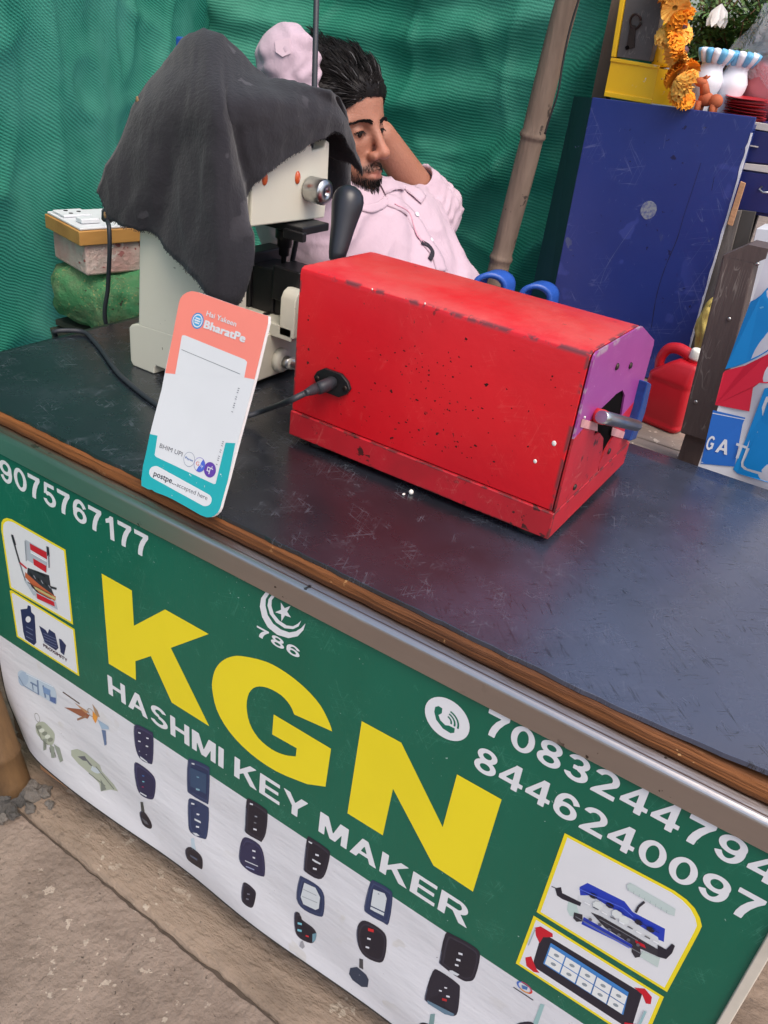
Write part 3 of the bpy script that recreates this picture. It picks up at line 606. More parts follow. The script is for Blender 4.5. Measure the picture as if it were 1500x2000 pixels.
fob([(c4(1390, 900, 1410, 905, 1375, 1005, 1350, 1005), (150, 186, 184)), (c4(1270, 1005, 1300, 990, 1345, 988, 1365, 1010, 1350, 1050, 1280, 1050), BLK)])
pr = P(); q = topx(*c4(1312, 820)[0])
for a0, a1, c in ((.3, 2.2, (190, 60, 110)), (2.2, 4.2, (70, 110, 190)), (4.2, 5.6, (220, 140, 40)), (5.6, 6.6, (210, 60, 50))): disc(pr, q[0], q[1], .0085, c, 8, a0, a1, .0066, 1.25)
pr.poly(c4(1298, 808, 1328, 818, 1324, 832, 1302, 826), (66, 110, 170)); pr.line(c4(1258, 818, 1355, 882), 1.6, BLK); pr.build('round_logo', sign)
pr = P()      # lock cylinder, key bunches and padlock key set in pale greys and browns
LB, LG = (166, 186, 206), (150, 156, 160)
pr.poly(smoothpoly(c2(88, 290, 105, 272, 130, 285, 195, 318, 262, 352, 278, 400, 275, 437, 235, 418, 195, 392, 112, 345), set()), (184, 200, 214)); pr.oval(*c2(116, 314)[0], 10, 14, LB, 14)
for x, y, u, v in ((150, 330, 185, 350), (185, 320, 190, 390), (212, 345, 225, 405), (240, 365, 250, 415)): pr.line(c2(x, y, u, v), 3, (110, 130, 160))
pr.line(c2(92, 300, 118, 345, 195, 392), 1.2, (120, 140, 166)).line(c2(130, 288, 262, 352), 1.2, (232, 238, 244)).line(c2(160, 335, 165, 368), 1.4, (96, 116, 148)); pr.poly(c2(215, 350, 250, 370, 245, 395, 215, 380), (120, 150, 190)).poly(c2(250, 400, 276, 405, 276, 435, 245, 418), (86, 110, 160)); pr.build('lock_picture', sign)
pr = P(); BRN = (150, 92, 66)
pr.line(c2(308, 378, 390, 435), 2, (90, 70, 60)).poly(c2(316, 452, 400, 462, 440, 492, 430, 508, 390, 492), BRN).line(c2(380, 512, 425, 495), 4, (150, 110, 84)).poly(c2(365, 430, 440, 478, 420, 480), (186, 140, 100))
disc(pr, *topx(*c2(446, 478)[0]), .0085, (150, 140, 130), 16, 0, 6.28, .007)
pr.poly(c2(452, 435, 478, 470, 490, 500, 470, 495), (170, 140, 110)).poly(c2(455, 470, 480, 500, 470, 530, 455, 505), (224, 150, 60)).poly(c2(478, 510, 532, 545, 536, 560, 500, 556), (156, 180, 200)).poly(c2(500, 560, 520, 565, 526, 632, 516, 636), (96, 116, 150)); pr.build('key_bunch_picture', sign)
pr = P(); KG = (168, 174, 156)
disc(pr, *topx(*c2(188, 500)[0]), .0105, (140, 142, 136), 16, 0, 6.28, .009, .7)
pr.poly(smoothpoly(c2(185, 530, 215, 520, 245, 545, 272, 580, 270, 625, 250, 628, 215, 600, 190, 570), set()), KG)
for a in ((222, 600, 240, 600, 240, 650, 226, 655), (255, 625, 276, 640, 282, 690, 266, 690), (272, 625, 300, 645, 322, 705, 308, 712)): pr.poly(c2(*a), (140, 148, 136))
for k in range(5): pr.oval(*c2(200+14*k, 545+15*k)[0], 5, 4, (206, 210, 196) if k % 2 else (128, 134, 120), 8)
for k in range(3): pr.line(c2(232+24*k, 615+24*k, 236+26*k, 640+24*k), 1, (100, 106, 96))
pr.line(c2(186, 535, 215, 600, 250, 628), 1, (110, 116, 104))
pr.build('key_bunch_picture', sign)
pr = P(); pr.poly(c2(352, 660, 380, 655, 420, 675, 455, 705, 490, 735, 500, 765, 560, 830, 580, 862, 545, 852, 500, 858, 490, 820, 440, 770, 390, 725, 355, 685), KG)
pr.poly(c2(370, 690, 420, 690, 455, 715, 470, 745, 430, 730), (96, 98, 104)).poly(c2(455, 735, 500, 770, 480, 775, 445, 760), (190, 200, 206)).poly(c2(495, 800, 525, 850, 502, 858), (120, 126, 118)).line(c2(470, 740, 560, 850), 1.5, (110, 116, 108)).line(c2(440, 770, 520, 835), 1.2, (110, 116, 108)); pr.build('lock_picture', sign)

# ------------------------------------------------------------------ payment card standing on the counter's front edge
V_ = lambda p, dy: Vector((p.x, p.y+dy, .001))
so_ = at(274, 944, z=.0008); se_ = at(402, 1009, z=.0008); SU = (se_-so_).normalized(); tl_ = math.radians(21)
SN0 = SU.cross(Vector((0, 0, 1))); SN0 = SN0 if SN0.y < 0 else -SN0; SN0.normalize()
SUP = Vector((0, 0, 1))*math.cos(tl_) - SN0*math.sin(tl_); SN = SU.cross(SUP).normalized()
if SN.dot(Vector(CAMP)-so_) < 0: SN = -SN
def splace(u, v, l): return so_ + SU*u + SUP*v + SN*l
def stop(px, py): q = plane_at(px, py, so_, SN)-so_; return (q.dot(SU), q.dot(SUP))
cs = cr(230, 560, 3.191)
OUT = cs(150, 1240, 149, 1200, 160, 1115, 182, 1020, 203, 915, 232, 800, 275, 640, 296, 530, 345, 300, 383, 100, 392, 72, 408, 52, 432, 36, 462, 28, 500, 34, 720, 112, 940, 184, 938, 230, 860, 560, 752, 960, 690, 1200, 640, 1380, 628, 1405, 608, 1424, 585, 1436, 556, 1437, 520, 1424, 430, 1372, 340, 1322, 290, 1300, 235, 1280, 215, 1265, 190, 1262)
card = thing('payment_card', so_+SU*.06, 'pink and teal payment card leaning back at the front edge of the counter', 'sign')
m_acr = mat('white_foam_board', S(222, 220, 218), .5, var=.15, vs=30)
uv = [stop(*p) for p in OUT]; mb = MB(); mb.prism([splace(u, v, 0) for u, v in uv], [splace(u, v, -.0045) for u, v in uv]); mb.build('board', m_acr, card)
PRS = lambda: Print(splace, stop)
CORAL, TEA, PW = (226, 128, 114), (34, 158, 164), (204, 206, 209)
pr = PRS(); pr.poly(OUT, PW); pr.poly(cs(297, 538, 345, 300, 383, 100, 392, 72, 408, 52, 432, 36, 462, 28, 500, 34, 720, 112, 940, 184, 938, 230, 854, 578, 790, 566, 360, 545), CORAL)
pr.poly(cs(400, 315, 405, 303, 420, 303, 795, 455, 808, 470, 790, 566, 360, 545), PW)
pr.poly(cs(202, 918, 250, 928, 232, 1048, 240, 1060, 600, 1230, 612, 1228, 674, 972, 735, 975, 690, 1200, 640, 1380, 628, 1405, 608, 1424, 585, 1436, 556, 1437, 520, 1424, 430, 1372, 340, 1322, 290, 1300, 235, 1280, 215, 1265, 190, 1262, 150, 1240, 149, 1200, 160, 1115, 182, 1020), TEA)
pill = []
for (x, y), a0 in (((238, 1157), 115), ((548, 1328), -65)):
    for a in np.linspace(a0, a0+180, 12): pill.append(cs(x+40*math.cos(math.radians(a)), y+40*math.sin(math.radians(a)))[0])
pr.poly(pill, PW); pr.line(cs(400, 392, 765, 545), .9, (90, 92, 96))
pr.build('printed_face', card)
def stext(t, a, b, c, v, bold, name='lettering', ref=None):
    (u0, _), (u1, _) = stop(*a), stop(*b); pr = PRS(); pr.n = 8; pr.text(t, u0, u1, v[0], v[1], c, bold, ref); return pr
vz = lambda *p: stop(*p)[1]
def sline(t, bl, br, tlp, c, bold):
    """one printed line: lower left, lower right and upper left pixels"""
    u0, v0 = stop(*bl); u1, v1b = stop(*br); _, v1 = stop(*tlp); k = (v1b-v0)/(u1-u0)
    keep = splace
    pr = Print(lambda u, v, l: splace(u, v + k*(u-u0), l), stop); pr.n = 6; pr.text(t, u0, u1, v0, v1, c, bold); return pr
sline('Hai Yakeen', cs(553, 181)[0], cs(738, 250)[0], cs(556, 148)[0], PW, .012).build('lettering', card)
sline('BharatPe', cs(536, 258)[0], cs(792, 352)[0], cs(541, 203)[0], PW, .045).build('lettering', card)
sline('postpe...', cs(222, 1188)[0], cs(362, 1250)[0], cs(232, 1150)[0], (60, 62, 70), .012).build('lettering', card)
sline('accepted here', cs(366, 1252)[0], cs(556, 1340)[0], cs(372, 1216)[0], (80, 82, 90), .0).build('lettering', card)
sline('BHIM UPI', cs(262, 1002)[0], cs(402, 1058)[0], cs(268, 975)[0], (96, 98, 104), .004).build('lettering', card)
def sdisc(pr, px, py, r, c, ri=0, a0=0, a1=6.2832, n=22):
    u, v = stop(*cs(px, py)[0]); disc(pr, u, v, r, c, n, a0, a1, ri)
pr = PRS(); pr.n = 6; sdisc(pr, 500, 213, .0098, (44, 128, 186)); sdisc(pr, 500, 213, .0082, PW); sdisc(pr, 500, 213, .0066, (60, 150, 200))
u, v = stop(*cs(500, 213)[0])
for dv, du in ((.0028, .004), (0, .005), (-.0028, .004)): pr.uvpoly([(u-du, v+dv-.0009), (u+du, v+dv-.0009), (u+du, v+dv+.0009), (u-du, v+dv+.0009)], PW)
pr.build('round_logo', card)
pr = PRS(); pr.n = 6; sdisc(pr, 448, 1076, .0092, (120, 130, 150)); sdisc(pr, 448, 1076, .0086, PW)
u, v = stop(*cs(448, 1076)[0]); pr.text('Paytm', u-.0065, u+.0065, v-.0018, v+.0018, (44, 90, 160), .01); pr.build('round_logo', card)
pr = PRS(); pr.n = 6; sdisc(pr, 513, 1110, .0092, (120, 110, 180)); sdisc(pr, 513, 1110, .0085, PW); sdisc(pr, 513, 1110, .0085, (70, 96, 190), 0, -1.9, 1.2, 14)
u, v = stop(*cs(513, 1110)[0]); pr.text('G', u-.006, u-.001, v-.002, v+.003, (200, 80, 80), .0); pr.text('Pay', u, u+.006, v-.003, v+.002, PW, .0); pr.build('round_logo', card)
pr = PRS(); pr.n = 6; sdisc(pr, 577, 1141, .0095, (92, 60, 150)); u, v = stop(*cs(577, 1141)[0])
for a, b, c, d in ((-.0045, .0015, .0045, .0027), (-.0005, -.0055, .0008, .002), (-.0045, -.002, -.0032, .002), (-.0045, -.0028, .0005, -.0016), (.0018, .002, .0028, .0055)): pr.uvpoly([(u+a, v+b), (u+c, v+b), (u+c, v+d), (u+a, v+d)], PW)
pr.build('round_logo', card)
for px, py, t, hgt in ((752, 630, '9075-7671-77', .030), (655, 962, '0001122334', .030)):
    u0, v0 = stop(*cs(px, py)[0]); pr = Print(lambda u, v, l: splace(u0+v, v0-u, l), stop); pr.n = 6
    pr.text('VVVIVVIVVV' if 0 else '||| || ||| |', 0, hgt, 0, .0026, (96, 98, 104), .0); pr.build('fine_print', card)
T1, T2 = splace(.030, .075, -.006), splace(.060, .075, -.006); D1, D2 = V_(so_+SU*.018, .052), V_(so_+SU*.048, .052)
mb = MB(); mb.prism([T1, T2, D2, D1], [p+SN*-.003 for p in (T1, T2, D2, D1)]); mb.build('prop_leg', m_acr, card)

# ------------------------------------------------------------------ cream key cutting machine
m_crm = mat('cream_enamel', S(206, 202, 186), .42, var=.18, vs=6, col2=S(184, 178, 158), spec=.45, bump=.02, bs=200, chips=((S(120, 112, 98), 120, .73, 9, .46),))
m_blk = mat('black_metal', S(28, 28, 31), .38, .3, var=.4, vs=30, col2=S(52, 50, 50), spec=.5)
m_chr = mat('worn_chrome', S(186, 186, 184), .28, 1, var=.4, vs=40, col2=S(120, 116, 110))
m_org = mat('amber_lens', S(206, 92, 44), .25, var=.4, vs=120, col2=S(150, 40, 24), coat=.4)
m_rbk = mat('black_bakelite', S(34, 35, 40), .34, var=.2, spec=.5)
mach = thing('key_machine', (-.94, .34, 0), 'cream vertical key cutting machine half covered by the dark cloth', 'key machine')
V3 = Vector
prof = [(-1.046, .008), (-1.046, .066), (-1.040, .072), (-1.024, .078), (-.843, .086), (-.843, .008), (-.885, .002), (-.905, .002), (-.908, .016), (-.985, .016), (-.988, .012), (-.990, .0), (-1.04, .0)]
mb = MB(); mb.prism([V3((x, .253, z)) for x, z in prof], [V3((x, .56, z)) for x, z in prof]); mb.build('base', m_crm, mach, bevel=.003)
mb = MB(); q = [(-1.024, .253, .074), (-.8455, .253, .082), (-.8455, .315, .082), (-1.02, .33, .074)]; q2 = [(-1.008, .258, .385), (-.8455, .258, .385), (-.8455, .312, .385), (-1.008, .325, .385)]
mb.prism([V3(p) for p in q], [V3(p) for p in q2]); mb.build('column', m_crm, mach, bevel=.004)
prof = [(.316, .262), (.50, .256), (.503, .300), (.499, .372), (.49, .376), (.486, .365), (.455, .362), (.45, .375), (.40, .40), (.316, .405)]
mb = MB(); mb.prism([V3((-.985, y, z)) for y, z in prof], [V3((-.8435, y, z)) for y, z in prof]); hd = mb.build('head', m_crm, mach, bevel=.003)
for (px, py) in ((581, 347), (517, 349)):
    c = at(px, py, x=-.843); mb = MB(); mb.ball(c, (.004, .0058, .0098), 16); mb.build('indicator_lamp', m_org, mach)
kn = at(641, 377, x=-.806); kb = Vector((-.8435, kn.y-.002, kn.z)); mb = MB(); mb.lathe(kb, (1, 0, 0), [(0, .0135), (.002, .0186), (.005, .0196), (.008, .019), (.010, .0196), (.030, .0198), (.034, .0190), (.0345, .017), (.0365, .016), (.0365, .0045), (.031, .0042)], 36)
mb.build('adjusting_knob', m_chr, mach)
mb = MB(); mb.box(-.915, -.815, .405, .475, .244, .2565); mb.box(-.85, -.81, .40, .41, .235, .25); mb.build('spindle_plate', m_blk, mach, bevel=.002)
sp = at(556, 470, y=.44); mb = MB(); mb.lathe((sp.x, .44, .246), (0, 0, -1), [(0, .016), (.022, .016), (.024, .0125), (.036, .012), (.037, .009), (.05, .0085), (.052, .0045), (.07, .004), (.074, .001)], 20); mb.build('drill_spindle', m_blk, mach)
cb = [at(*p, y=.47) for p in ((581, 450), (578, 475), (572, 505), (568, 530), (566, 545))]; mb = MB(); mb.tube(cb, .0045, 8); mb.build('cable', m_rbk, mach)
mb = MB(); mb.box(-.955, -.80, .372, .46, .082, .104); mb.build('slide_table', m_crm, mach, bevel=.002)
mb = MB(); pr_ = [(.372, .088), (.372, .150), (.378, .160), (.388, .165), (.40, .163), (.410, .155), (.415, .145), (.415, .088)]
mb.prism([V3((-.826, y, z)) for y, z in pr_], [V3((-.796, y, z)) for y, z in pr_]); mb.build('slide_bracket', m_crm, mach, bevel=.002)
mb = MB(); mb.lathe((-.7965, .394, .142), (1, 0, 0), [(0, .012), (.003, .012), (.0035, .009), (.018, .009), (.0185, .006), (.024, .006)], 14); mb.build('bolt', m_chr, mach)
for y, x in ((.40, -.876), (.415, -.866)):
    mb = MB(); mb.lathe((x, y, .1035), (0, 0, 1), [(0, .0062), (.0012, .0062)], 16); mb.build('screw_hole', m_blk, mach)
mb = MB(); mb.box(-.95, -.915, .40, .49, .1045, .195); mb.box(-.915, -.868, .405, .47, .1045, .178); mb.box(-.868, -.812, .400, .455, .132, .188); mb.box(-.90, -.80, .41, .46, .1045, .132); mb.build('vice', m_blk, mach, bevel=.003)
mb = MB(); mb.lathe((-.812, .428, .158), (1, 0, 0), [(0, .021), (.004, .022), (.008, .019), (.012, .022), (.03, .022), (.034, .018)], 18); mb.build('vice_screw', m_blk, mach)
bo = at(557, 706, x=-.83); mb = MB(); mb.lathe((-.8435, bo.y, bo.z), (1, 0, 0), [(0, .021), (.010, .020), (.013, .017), (.013, .011), (.0135, .010), (.03, .0095), (.031, .007), (.042, .007)], 22); mb.build('shaft_boss', m_crm, mach)
mb = MB(); mb.lathe((-.829, bo.y, bo.z), (1, 0, 0), [(0, .0112), (.012, .0112), (.0125, .008), (.030, .008)], 18); mb.build('bolt', m_chr, mach)
hp = [at(*p, d=dd) for p, dd in (((686, 362), 1.20), ((683, 392), 1.20), ((676, 430), 1.203), ((666, 470), 1.207), ((659, 500), 1.21), ((656, 512), 1.212))]
hax = (hp[-1]-hp[0]).normalized(); L_ = (hp[-1]-hp[0]).length
mb = MB(); mb.lathe(hp[0]-hax*0, hax, [(0, .0), (.0006, .004), (.002, .009), (.006, .0155), (.012, .0205), (.02, .0228), (.030, .0228), (.042, .0207), (.060, .0176), (.085, .0148), (.098, .0130), (.107, .0108), (.110, .0075)], 32)
hk = mb.build('lever_handle', m_rbk, mach)
e0 = hp[0]+hax*.108; mb = MB(); mb.tube([e0, e0+hax*.05, e0+hax*.10, V3((-.80, .43, .12))], .0062, 12); mb.build('lever_rod', m_chr, mach)

# ------------------------------------------------------------------ dark cloth thrown over the machine
m_cl = mat('charcoal_cloth', S(43, 42, 46), .95, var=.5, vs=7, col2=S(31, 30, 34), bump=.22, bs=170, spec=.10, sheen=.15, chips=((S(120, 116, 116), 210, .75, 8, .40), (S(66, 64, 68), 18, .62, 4, .45)))
CP = [  # columns from left to right; each a list of (px, py, kind, value): from the ridge down to the hem
 [(300, 150, 'y', .37), (265, 197, 'y', .300), (234, 272, 'y', .268), (204, 332, 'y', .250), (190, 374, 'y', .245)],
 [(322, 118, 'y', .37), (298, 188, 'y', .280), (268, 282, 'y', .250), (238, 368, 'y', .238), (216, 428, 'y', .236)],
 [(345, 92, 'y', .37), (332, 184, 'y', .270), (305, 290, 'y', .243), (280, 390, 'y', .232), (258, 446, 'y', .232)],
 [(366, 74, 'y', .37), (365, 184, 'y', .262), (345, 290, 'y', .246), (322, 395, 'y', .240), (302, 458, 'y', .240)],
 [(388, 64, 'y', .37), (392, 190, 'y', .256), (374, 290, 'y', .238), (356, 395, 'y', .226), (340, 506, 'y', .222)],
 [(402, 65, 'y', .37), (412, 194, 'y', .250), (402, 290, 'y', .226), (396, 410, 'y', .212), (384, 548, 'y', .206)],
 [(414, 69, 'y', .37), (424, 196, 'y', .252), (426, 290, 'y', .226), (430, 410, 'y', .212), (424, 590, 'y', .206)],
 [(428, 77, 'y', .37), (433, 196, 'y', .258), (446, 292, 'y', .240), (460, 400, 'y', .232), (470, 590, 'y', .228)],
 [(444, 92, 'y', .38), (441, 196, 'y', .272), (458, 290, 'y', .262), (478, 395, 'y', .256), (498, 488, 'y', .252)],
 [(462, 108, 'y', .39), (450, 196, 'x', -.850), (462, 285, 'x', -.842), (474, 350, 'x', -.838), (478, 396, 'x', -.838)],
 [(484, 128, 'y', .40), (480, 190, 'x', -.846), (490, 262, 'x', -.834), (498, 325, 'x', -.832), (505, 352, 'x', -.832)],
 [(512, 150, 'y', .42), (530, 190, 'x', -.842), (538, 245, 'x', -.828), (543, 298, 'x', -.827), (546, 320, 'x', -.827)],
 [(560, 160, 'y', .44), (580, 194, 'x', -.842), (586, 236, 'x', -.826), (590, 275, 'x', -.825), (592, 291, 'x', -.825)],
 [(606, 170, 'y', .46), (622, 198, 'x', -.840), (630, 228, 'x', -.826), (634, 255, 'x', -.824), (634, 268, 'x', -.824)],
 [(642, 179, 'y', .48), (654, 208, 'x', -.838), (664, 232, 'x', -.828), (668, 254, 'x', -.826), (666, 262, 'x', -.826)],
 [(655, 190, 'y', .51), (668, 222, 'x', -.848), (682, 252, 'x', -.846), (696, 296, 'x', -.846), (707, 338, 'x', -.850)],
 [(648, 186, 'y', .535), (660, 222, 'x', -.872), (668, 254, 'x', -.875), (676, 286, 'x', -.878), (684, 322, 'x', -.880)],
 [(640, 184, 'y', .55), (640, 222, 'x', -.90), (640, 250, 'x', -.905), (640, 280, 'x', -.91), (640, 306, 'x', -.915)]]
cols = []
for c in CP:
    pts = [np.array(at(a, b, **{k: v})) for a, b, k, v in c]
    r0 = pts[0]; back = [r0+np.array([-.06, .16, -.20]), r0+np.array([-.05, .12, -.07]), r0+np.array([-.02, .05, -.012])]
    cols.append(catmull(back+pts, 60))
NCc = 150; rows = []
for i in range(60): rows.append(catmull([c[i] for c in cols], NCc))
G = np.array(rows); nrm = np.cross(np.gradient(G, axis=0), np.gradient(G, axis=1)); nrm /= np.linalg.norm(nrm, axis=2, keepdims=True)+1e-9
for i in range(60):
    for j in range(NCc):
        p = G[i, j]; t = i/59; e = max(0, (i-26)/33)
        rg = 1-abs(nz(p[0]*1.3+p[1]*1.1, p[2]*.7, 26, p[1]*7)); G[i, j] = p + nrm[i, j]*(.0022*nz(p[0]*1.6, p[2], 17, p[1]*9) + .0050*e*nz(p[0]*1.8+p[1]*1.8, p[2]*.40, 20, 3) + .0024*(rg**3-.4) + .0011*nz(p[0]*2, p[2]*2, 40, p[1]*30))
        if i > 56: G[i, j, 2] += (.0022*nz(j*.31, 0, 1, 2)+.0016*nz(j*.83, 0, 1, 5))*(i-56)/3
mb = MB(); mb.grid([[tuple(p) for p in r] for r in G]); cl = mb.build('dust_cloth', m_cl, None, solid=.0016)
tag(cl, 'dark grey ragged cloth draped over the cream key machine', 'cloth')
fr = MB()
for j in range(0, NCc-1):         # frayed threads along the cut hem
    for k in range(3):
        t = random.random(); a = Vector(G[59, j]*(1-t)+G[59, j+1]*t); d = Vector((random.uniform(-.6, .6), random.uniform(-.6, .1), -1))*random.uniform(.0012, .0038)
        fr.tube([a, a+d*.5+Vector((random.uniform(-1, 1)*.001, 0, 0)), a+d], .00035, 4, cap=False)
f_ = fr.build('frayed_hem', m_cl, cl)
m_burr = mat('dry_burr', S(140, 112, 76), .8)
for px, py, yy in ((268, 195, .296), (205, 420, .240)):
    p = at(px, py, y=yy); mb = MB(); mb.ball(p, (.003, .002, .0055), 8); mb.build('burr', m_burr, cl)

# ------------------------------------------------------------------ red motor box
m_red = mat('red_enamel', S(204, 20, 32), .33, var=.35, vs=5, col2=S(170, 18, 30), spec=.5, rvar=.18, bump=.12, bs=16,
            chips=((S(58, 22, 22), 80, .67, 7.5, .50), (S(88, 30, 26), 110, .69, 6, .47)), vert=True, scratch=(S(224, 90, 84), .16, 11))
m_red2 = mat('dull_red_enamel', S(184, 30, 42), .42, var=.5, vs=9, col2=S(140, 34, 38), spec=.5, rvar=.2, chips=((S(72, 30, 28), 60, .64, 8, .46), (S(200, 120, 110), 170, .70, 10, .46)), vert=True, scratch=(S(212, 120, 110), .2, 11))
m_pur = mat('purple_enamel', S(150, 62, 136), .38, var=.3, vs=9, col2=S(128, 44, 118), spec=.5, chips=((S(196, 150, 180), 120, .70, 10, .48), (S(60, 20, 40), 110, .74, 12, .5)), vert=True, scratch=(S(190, 120, 170), .3, 14))
m_blt = mat('dark_bolt', S(66, 54, 50), .45, .7, var=.5, vs=90)
dusty_sheen(m_red, S(206, 108, 100), .55); edge_wear(m_red, [((1, .2275, .006), (2, .2545, .007)), ((0, -.679, .005), (1, .2265, .006)), ((0, -.267, .006), (1, .2265, .006)), ((0, -.679, .006), (2, .2565, .006)), ((0, -.267, .006), (2, .2545, .006))], S(84, 50, 54), .85, 45)  # pink tint paints the sky's sheen onto the box top
edge_wear(m_red2, [((1, .2235, .005), (2, .0482, .004)), ((0, -.262, .005), (1, .2235, .006)), ((0, -.262, .004), (2, .0482, .004)), ((1, .2235, .005), (2, .010, .004))], S(78, 40, 38), .85, 45)
edge_wear(m_pur, [((0, -.2625, .004), (1, .2275, .006)), ((0, -.2625, .004), (2, .2535, .006))], S(170, 150, 160), .8, 45)
rb = thing('motor_box', (-.47, .37, 0), 'battered red steel motor box with purple end plate on the counter', 'machine')
RX0, RX1 = -.679, -.262; RP = [(.2265, .0495), (.2265, .248), (.2285, .2535), (.234, .2565), (.392, .2525), (.402, .2505), (.484, .214), (.489, .206), (.498, .0495)]
mb = MB(); mb.prism([V3((RX0, y, z)) for y, z in RP], [V3((RX1-.005, y, z)) for y, z in RP])
m_chip = mat('bare_rusty_steel', S(62, 26, 24), .7, var=.6, vs=120, col2=S(30, 18, 18), spec=.2)
random.seed(21)
for cx, cy, sx2, sy2, n in ((810, 715, 34, 22, 20), (840, 765, 60, 45, 26), (870, 790, 30, 30, 12), (880, 875, 22, 6, 8), (900, 860, 90, 50, 16), (1000, 770, 90, 60, 12), (760, 840, 60, 30, 12), (690, 700, 70, 70, 12), (1075, 760, 30, 40, 6)):
    for k in range(n):
        px, py = random.gauss(cx, sx2), random.gauss(cy, sy2); q = at(px, py, y=.2265); r = .0009*random.uniform(.5, 1.3)*(1.8 if random.random() < .12 else 1)
        if not (RX0+.01 < q.x < RX1-.012 and .056 < q.z < .245): continue
        ph = random.uniform(0, 6); e = random.uniform(.5, 1.6); mb.add([V3((q.x+r*e*(1+.45*math.sin(3*a+ph))*math.cos(a), .2265-.00012-.00002*(k % 5), q.z+r*(1+.4*math.sin(2*a+ph))*math.sin(a))) for a in np.linspace(0, 5.7, 9)], [tuple(range(9))], 1)
mb.build('housing', [m_red, m_chip], rb, bevel=.0012)
mb = MB(); mb.box(RX0-.001, RX1, .2235, .515, .010, .0482); mb.build('base_tray', m_red2, rb, bevel=.002)
# end plate with its forked slot: purple above, dull red below
yf = lambda px, py: (lambda q: (q.y, q.z))(at(px, py, x=RX1))
slot = [yf(*p) for p in ((1217, 762), (1204, 770), (1190, 784), (1173, 800), (1165, 836), (1160, 850), (1172, 846), (1179, 856), (1177, 882), (1170, 908), (1184, 878), (1201, 848), (1214, 814), (1221, 772))]
PO = [(y, z) for y, z in RP]
up = [RP[1], RP[2], RP[3], RP[4], RP[5], RP[6], RP[7], (.4935, .13)] + [slot[12], slot[13], slot[0], slot[1], slot[2], slot[3]] + [(.2275, .150)]
mb = MB(); mb.prism([V3((RX1-.003, y, z)) for y, z in up], [V3((RX1-.0005, y, z)) for y, z in up]); mb.build('end_plate', m_pur, rb); 
lo = [(.2275, .150), slot[3], slot[4], slot[5], slot[6], slot[7], slot[8], slot[9], (slot[9][0]+.004, .0495), (.2265, .0495)]
mb = MB(); mb.prism([V3((RX1-.003, y, z)) for y, z in lo], [V3((RX1-.0002, y, z)) for y, z in lo])
lo2 = [(.4935, .13), (.498, .0495), (slot[9][0]+.008, .0495), slot[9], slot[10], slot[11], slot[12]]
mb.prism([V3((RX1-.003, y, z)) for y, z in lo2], [V3((RX1-.0002, y, z)) for y, z in lo2]); mb.build('lower_plate', m_red2, rb)
m_pnk = mat('bare_pink_primer', S(206, 150, 150), .6, var=.5, vs=60)
for a, b, c, d in (((1137, 818), (1166, 826), (1166, 842), (1133, 834)), ((1196, 834), (1226, 846), (1222, 858), (1193, 850))):
    q = [yf(*p) for p in (a, b, c, d)]; mb = MB(); mb.prism([V3((RX1-.0001, y, z)) for y, z in q], [V3((RX1+.0008, y, z)) for y, z in q]); mb.build('primer_patch', m_pnk, rb)
dk = mat('dark_hollow', (.005, .004, .004, 1), .9, var=0, spec=.05); mb = MB(); mb.box(RX1-.0046, RX1-.0034, .232, .484, .052, .205); mb.build('slot_shade', dk, rb)  # near-black sheet puts the hollow's shade behind the slot
a0, a1 = at(1140, 806, x=RX1+.004), at(1250, 834, x=RX1+.036); axd = (a1-a0).normalized()
a0 = V3((RX1+.002, .262, .168)); 
mb = MB(); A0, A1, A2 = at(1152, 807, x=RX1-.012), at(1178, 815, x=RX1+.013), at(1243, 831, x=RX1+.028)
mb.tube([A0, A1], .0092, 18); mb.build('shaft_sleeve', m_red2, rb)
mb = MB(); mb.tube([A1-(A2-A1)*.05, A1+(A2-A1)*.1, A1+(A2-A1)*.11, A2, A2+(A2-A1)*.02], [.0078, .0084, .0086, .0078, .006], 18); mb.build('shaft', m_chr, rb)
for i, (px, py) in enumerate(((1205, 716), (1231, 714), (1122, 951), (1189, 881))):
    c = at(px, py, x=RX1); mb = MB(); mb.lathe((RX1-.001, c.y, c.z), (1, 0, 0), [(0, .0045), (.002, .0045), (.0032, .0030), (.0036, .0005)], 12); mb.build('bolt', m_blt, rb)
m_jb = mat('blue_label', S(26, 62, 128), .4, var=.5, vs=90, col2=S(16, 40, 90), bump=.1)
bq = [at(*p, x=RX1+.012) for p in ((1266, 746), (1273, 750), (1261, 804), (1242, 858), (1231, 862), (1252, 800))]
mb = MB(); mb.prism(bq, [p+V3((-.016, 0, 0)) for p in bq]); mb.build('blue_wrapper', m_jb, rb, bevel=.002)
m_foot = mat('rubber_foot', (.012, .012, .012, 1), .8)
for x in (RX0+.04, RX1-.035):
    for y in (.25, .485):
        mb = MB(); mb.lathe((x, y, .0), (0, 0, 1), [(0, .017), (.004, .018), (.011, .015)], 18); mb.build('rubber_foot', m_foot, rb)
m_spk = mat('white_drip', S(226, 222, 214), .6)
for px, py, r in ((1082, 866, .0030), (1045, 901, .0024), (1142, 815, .0014), (727, 565, .0012), (830, 593, .0012)):
    c = at(px, py, y=.2264); mb = MB(); mb.ball((c.x, .2265, c.z), (r, .0008, r*1.2), 10); mb.build('paint_drip', m_spk, rb)
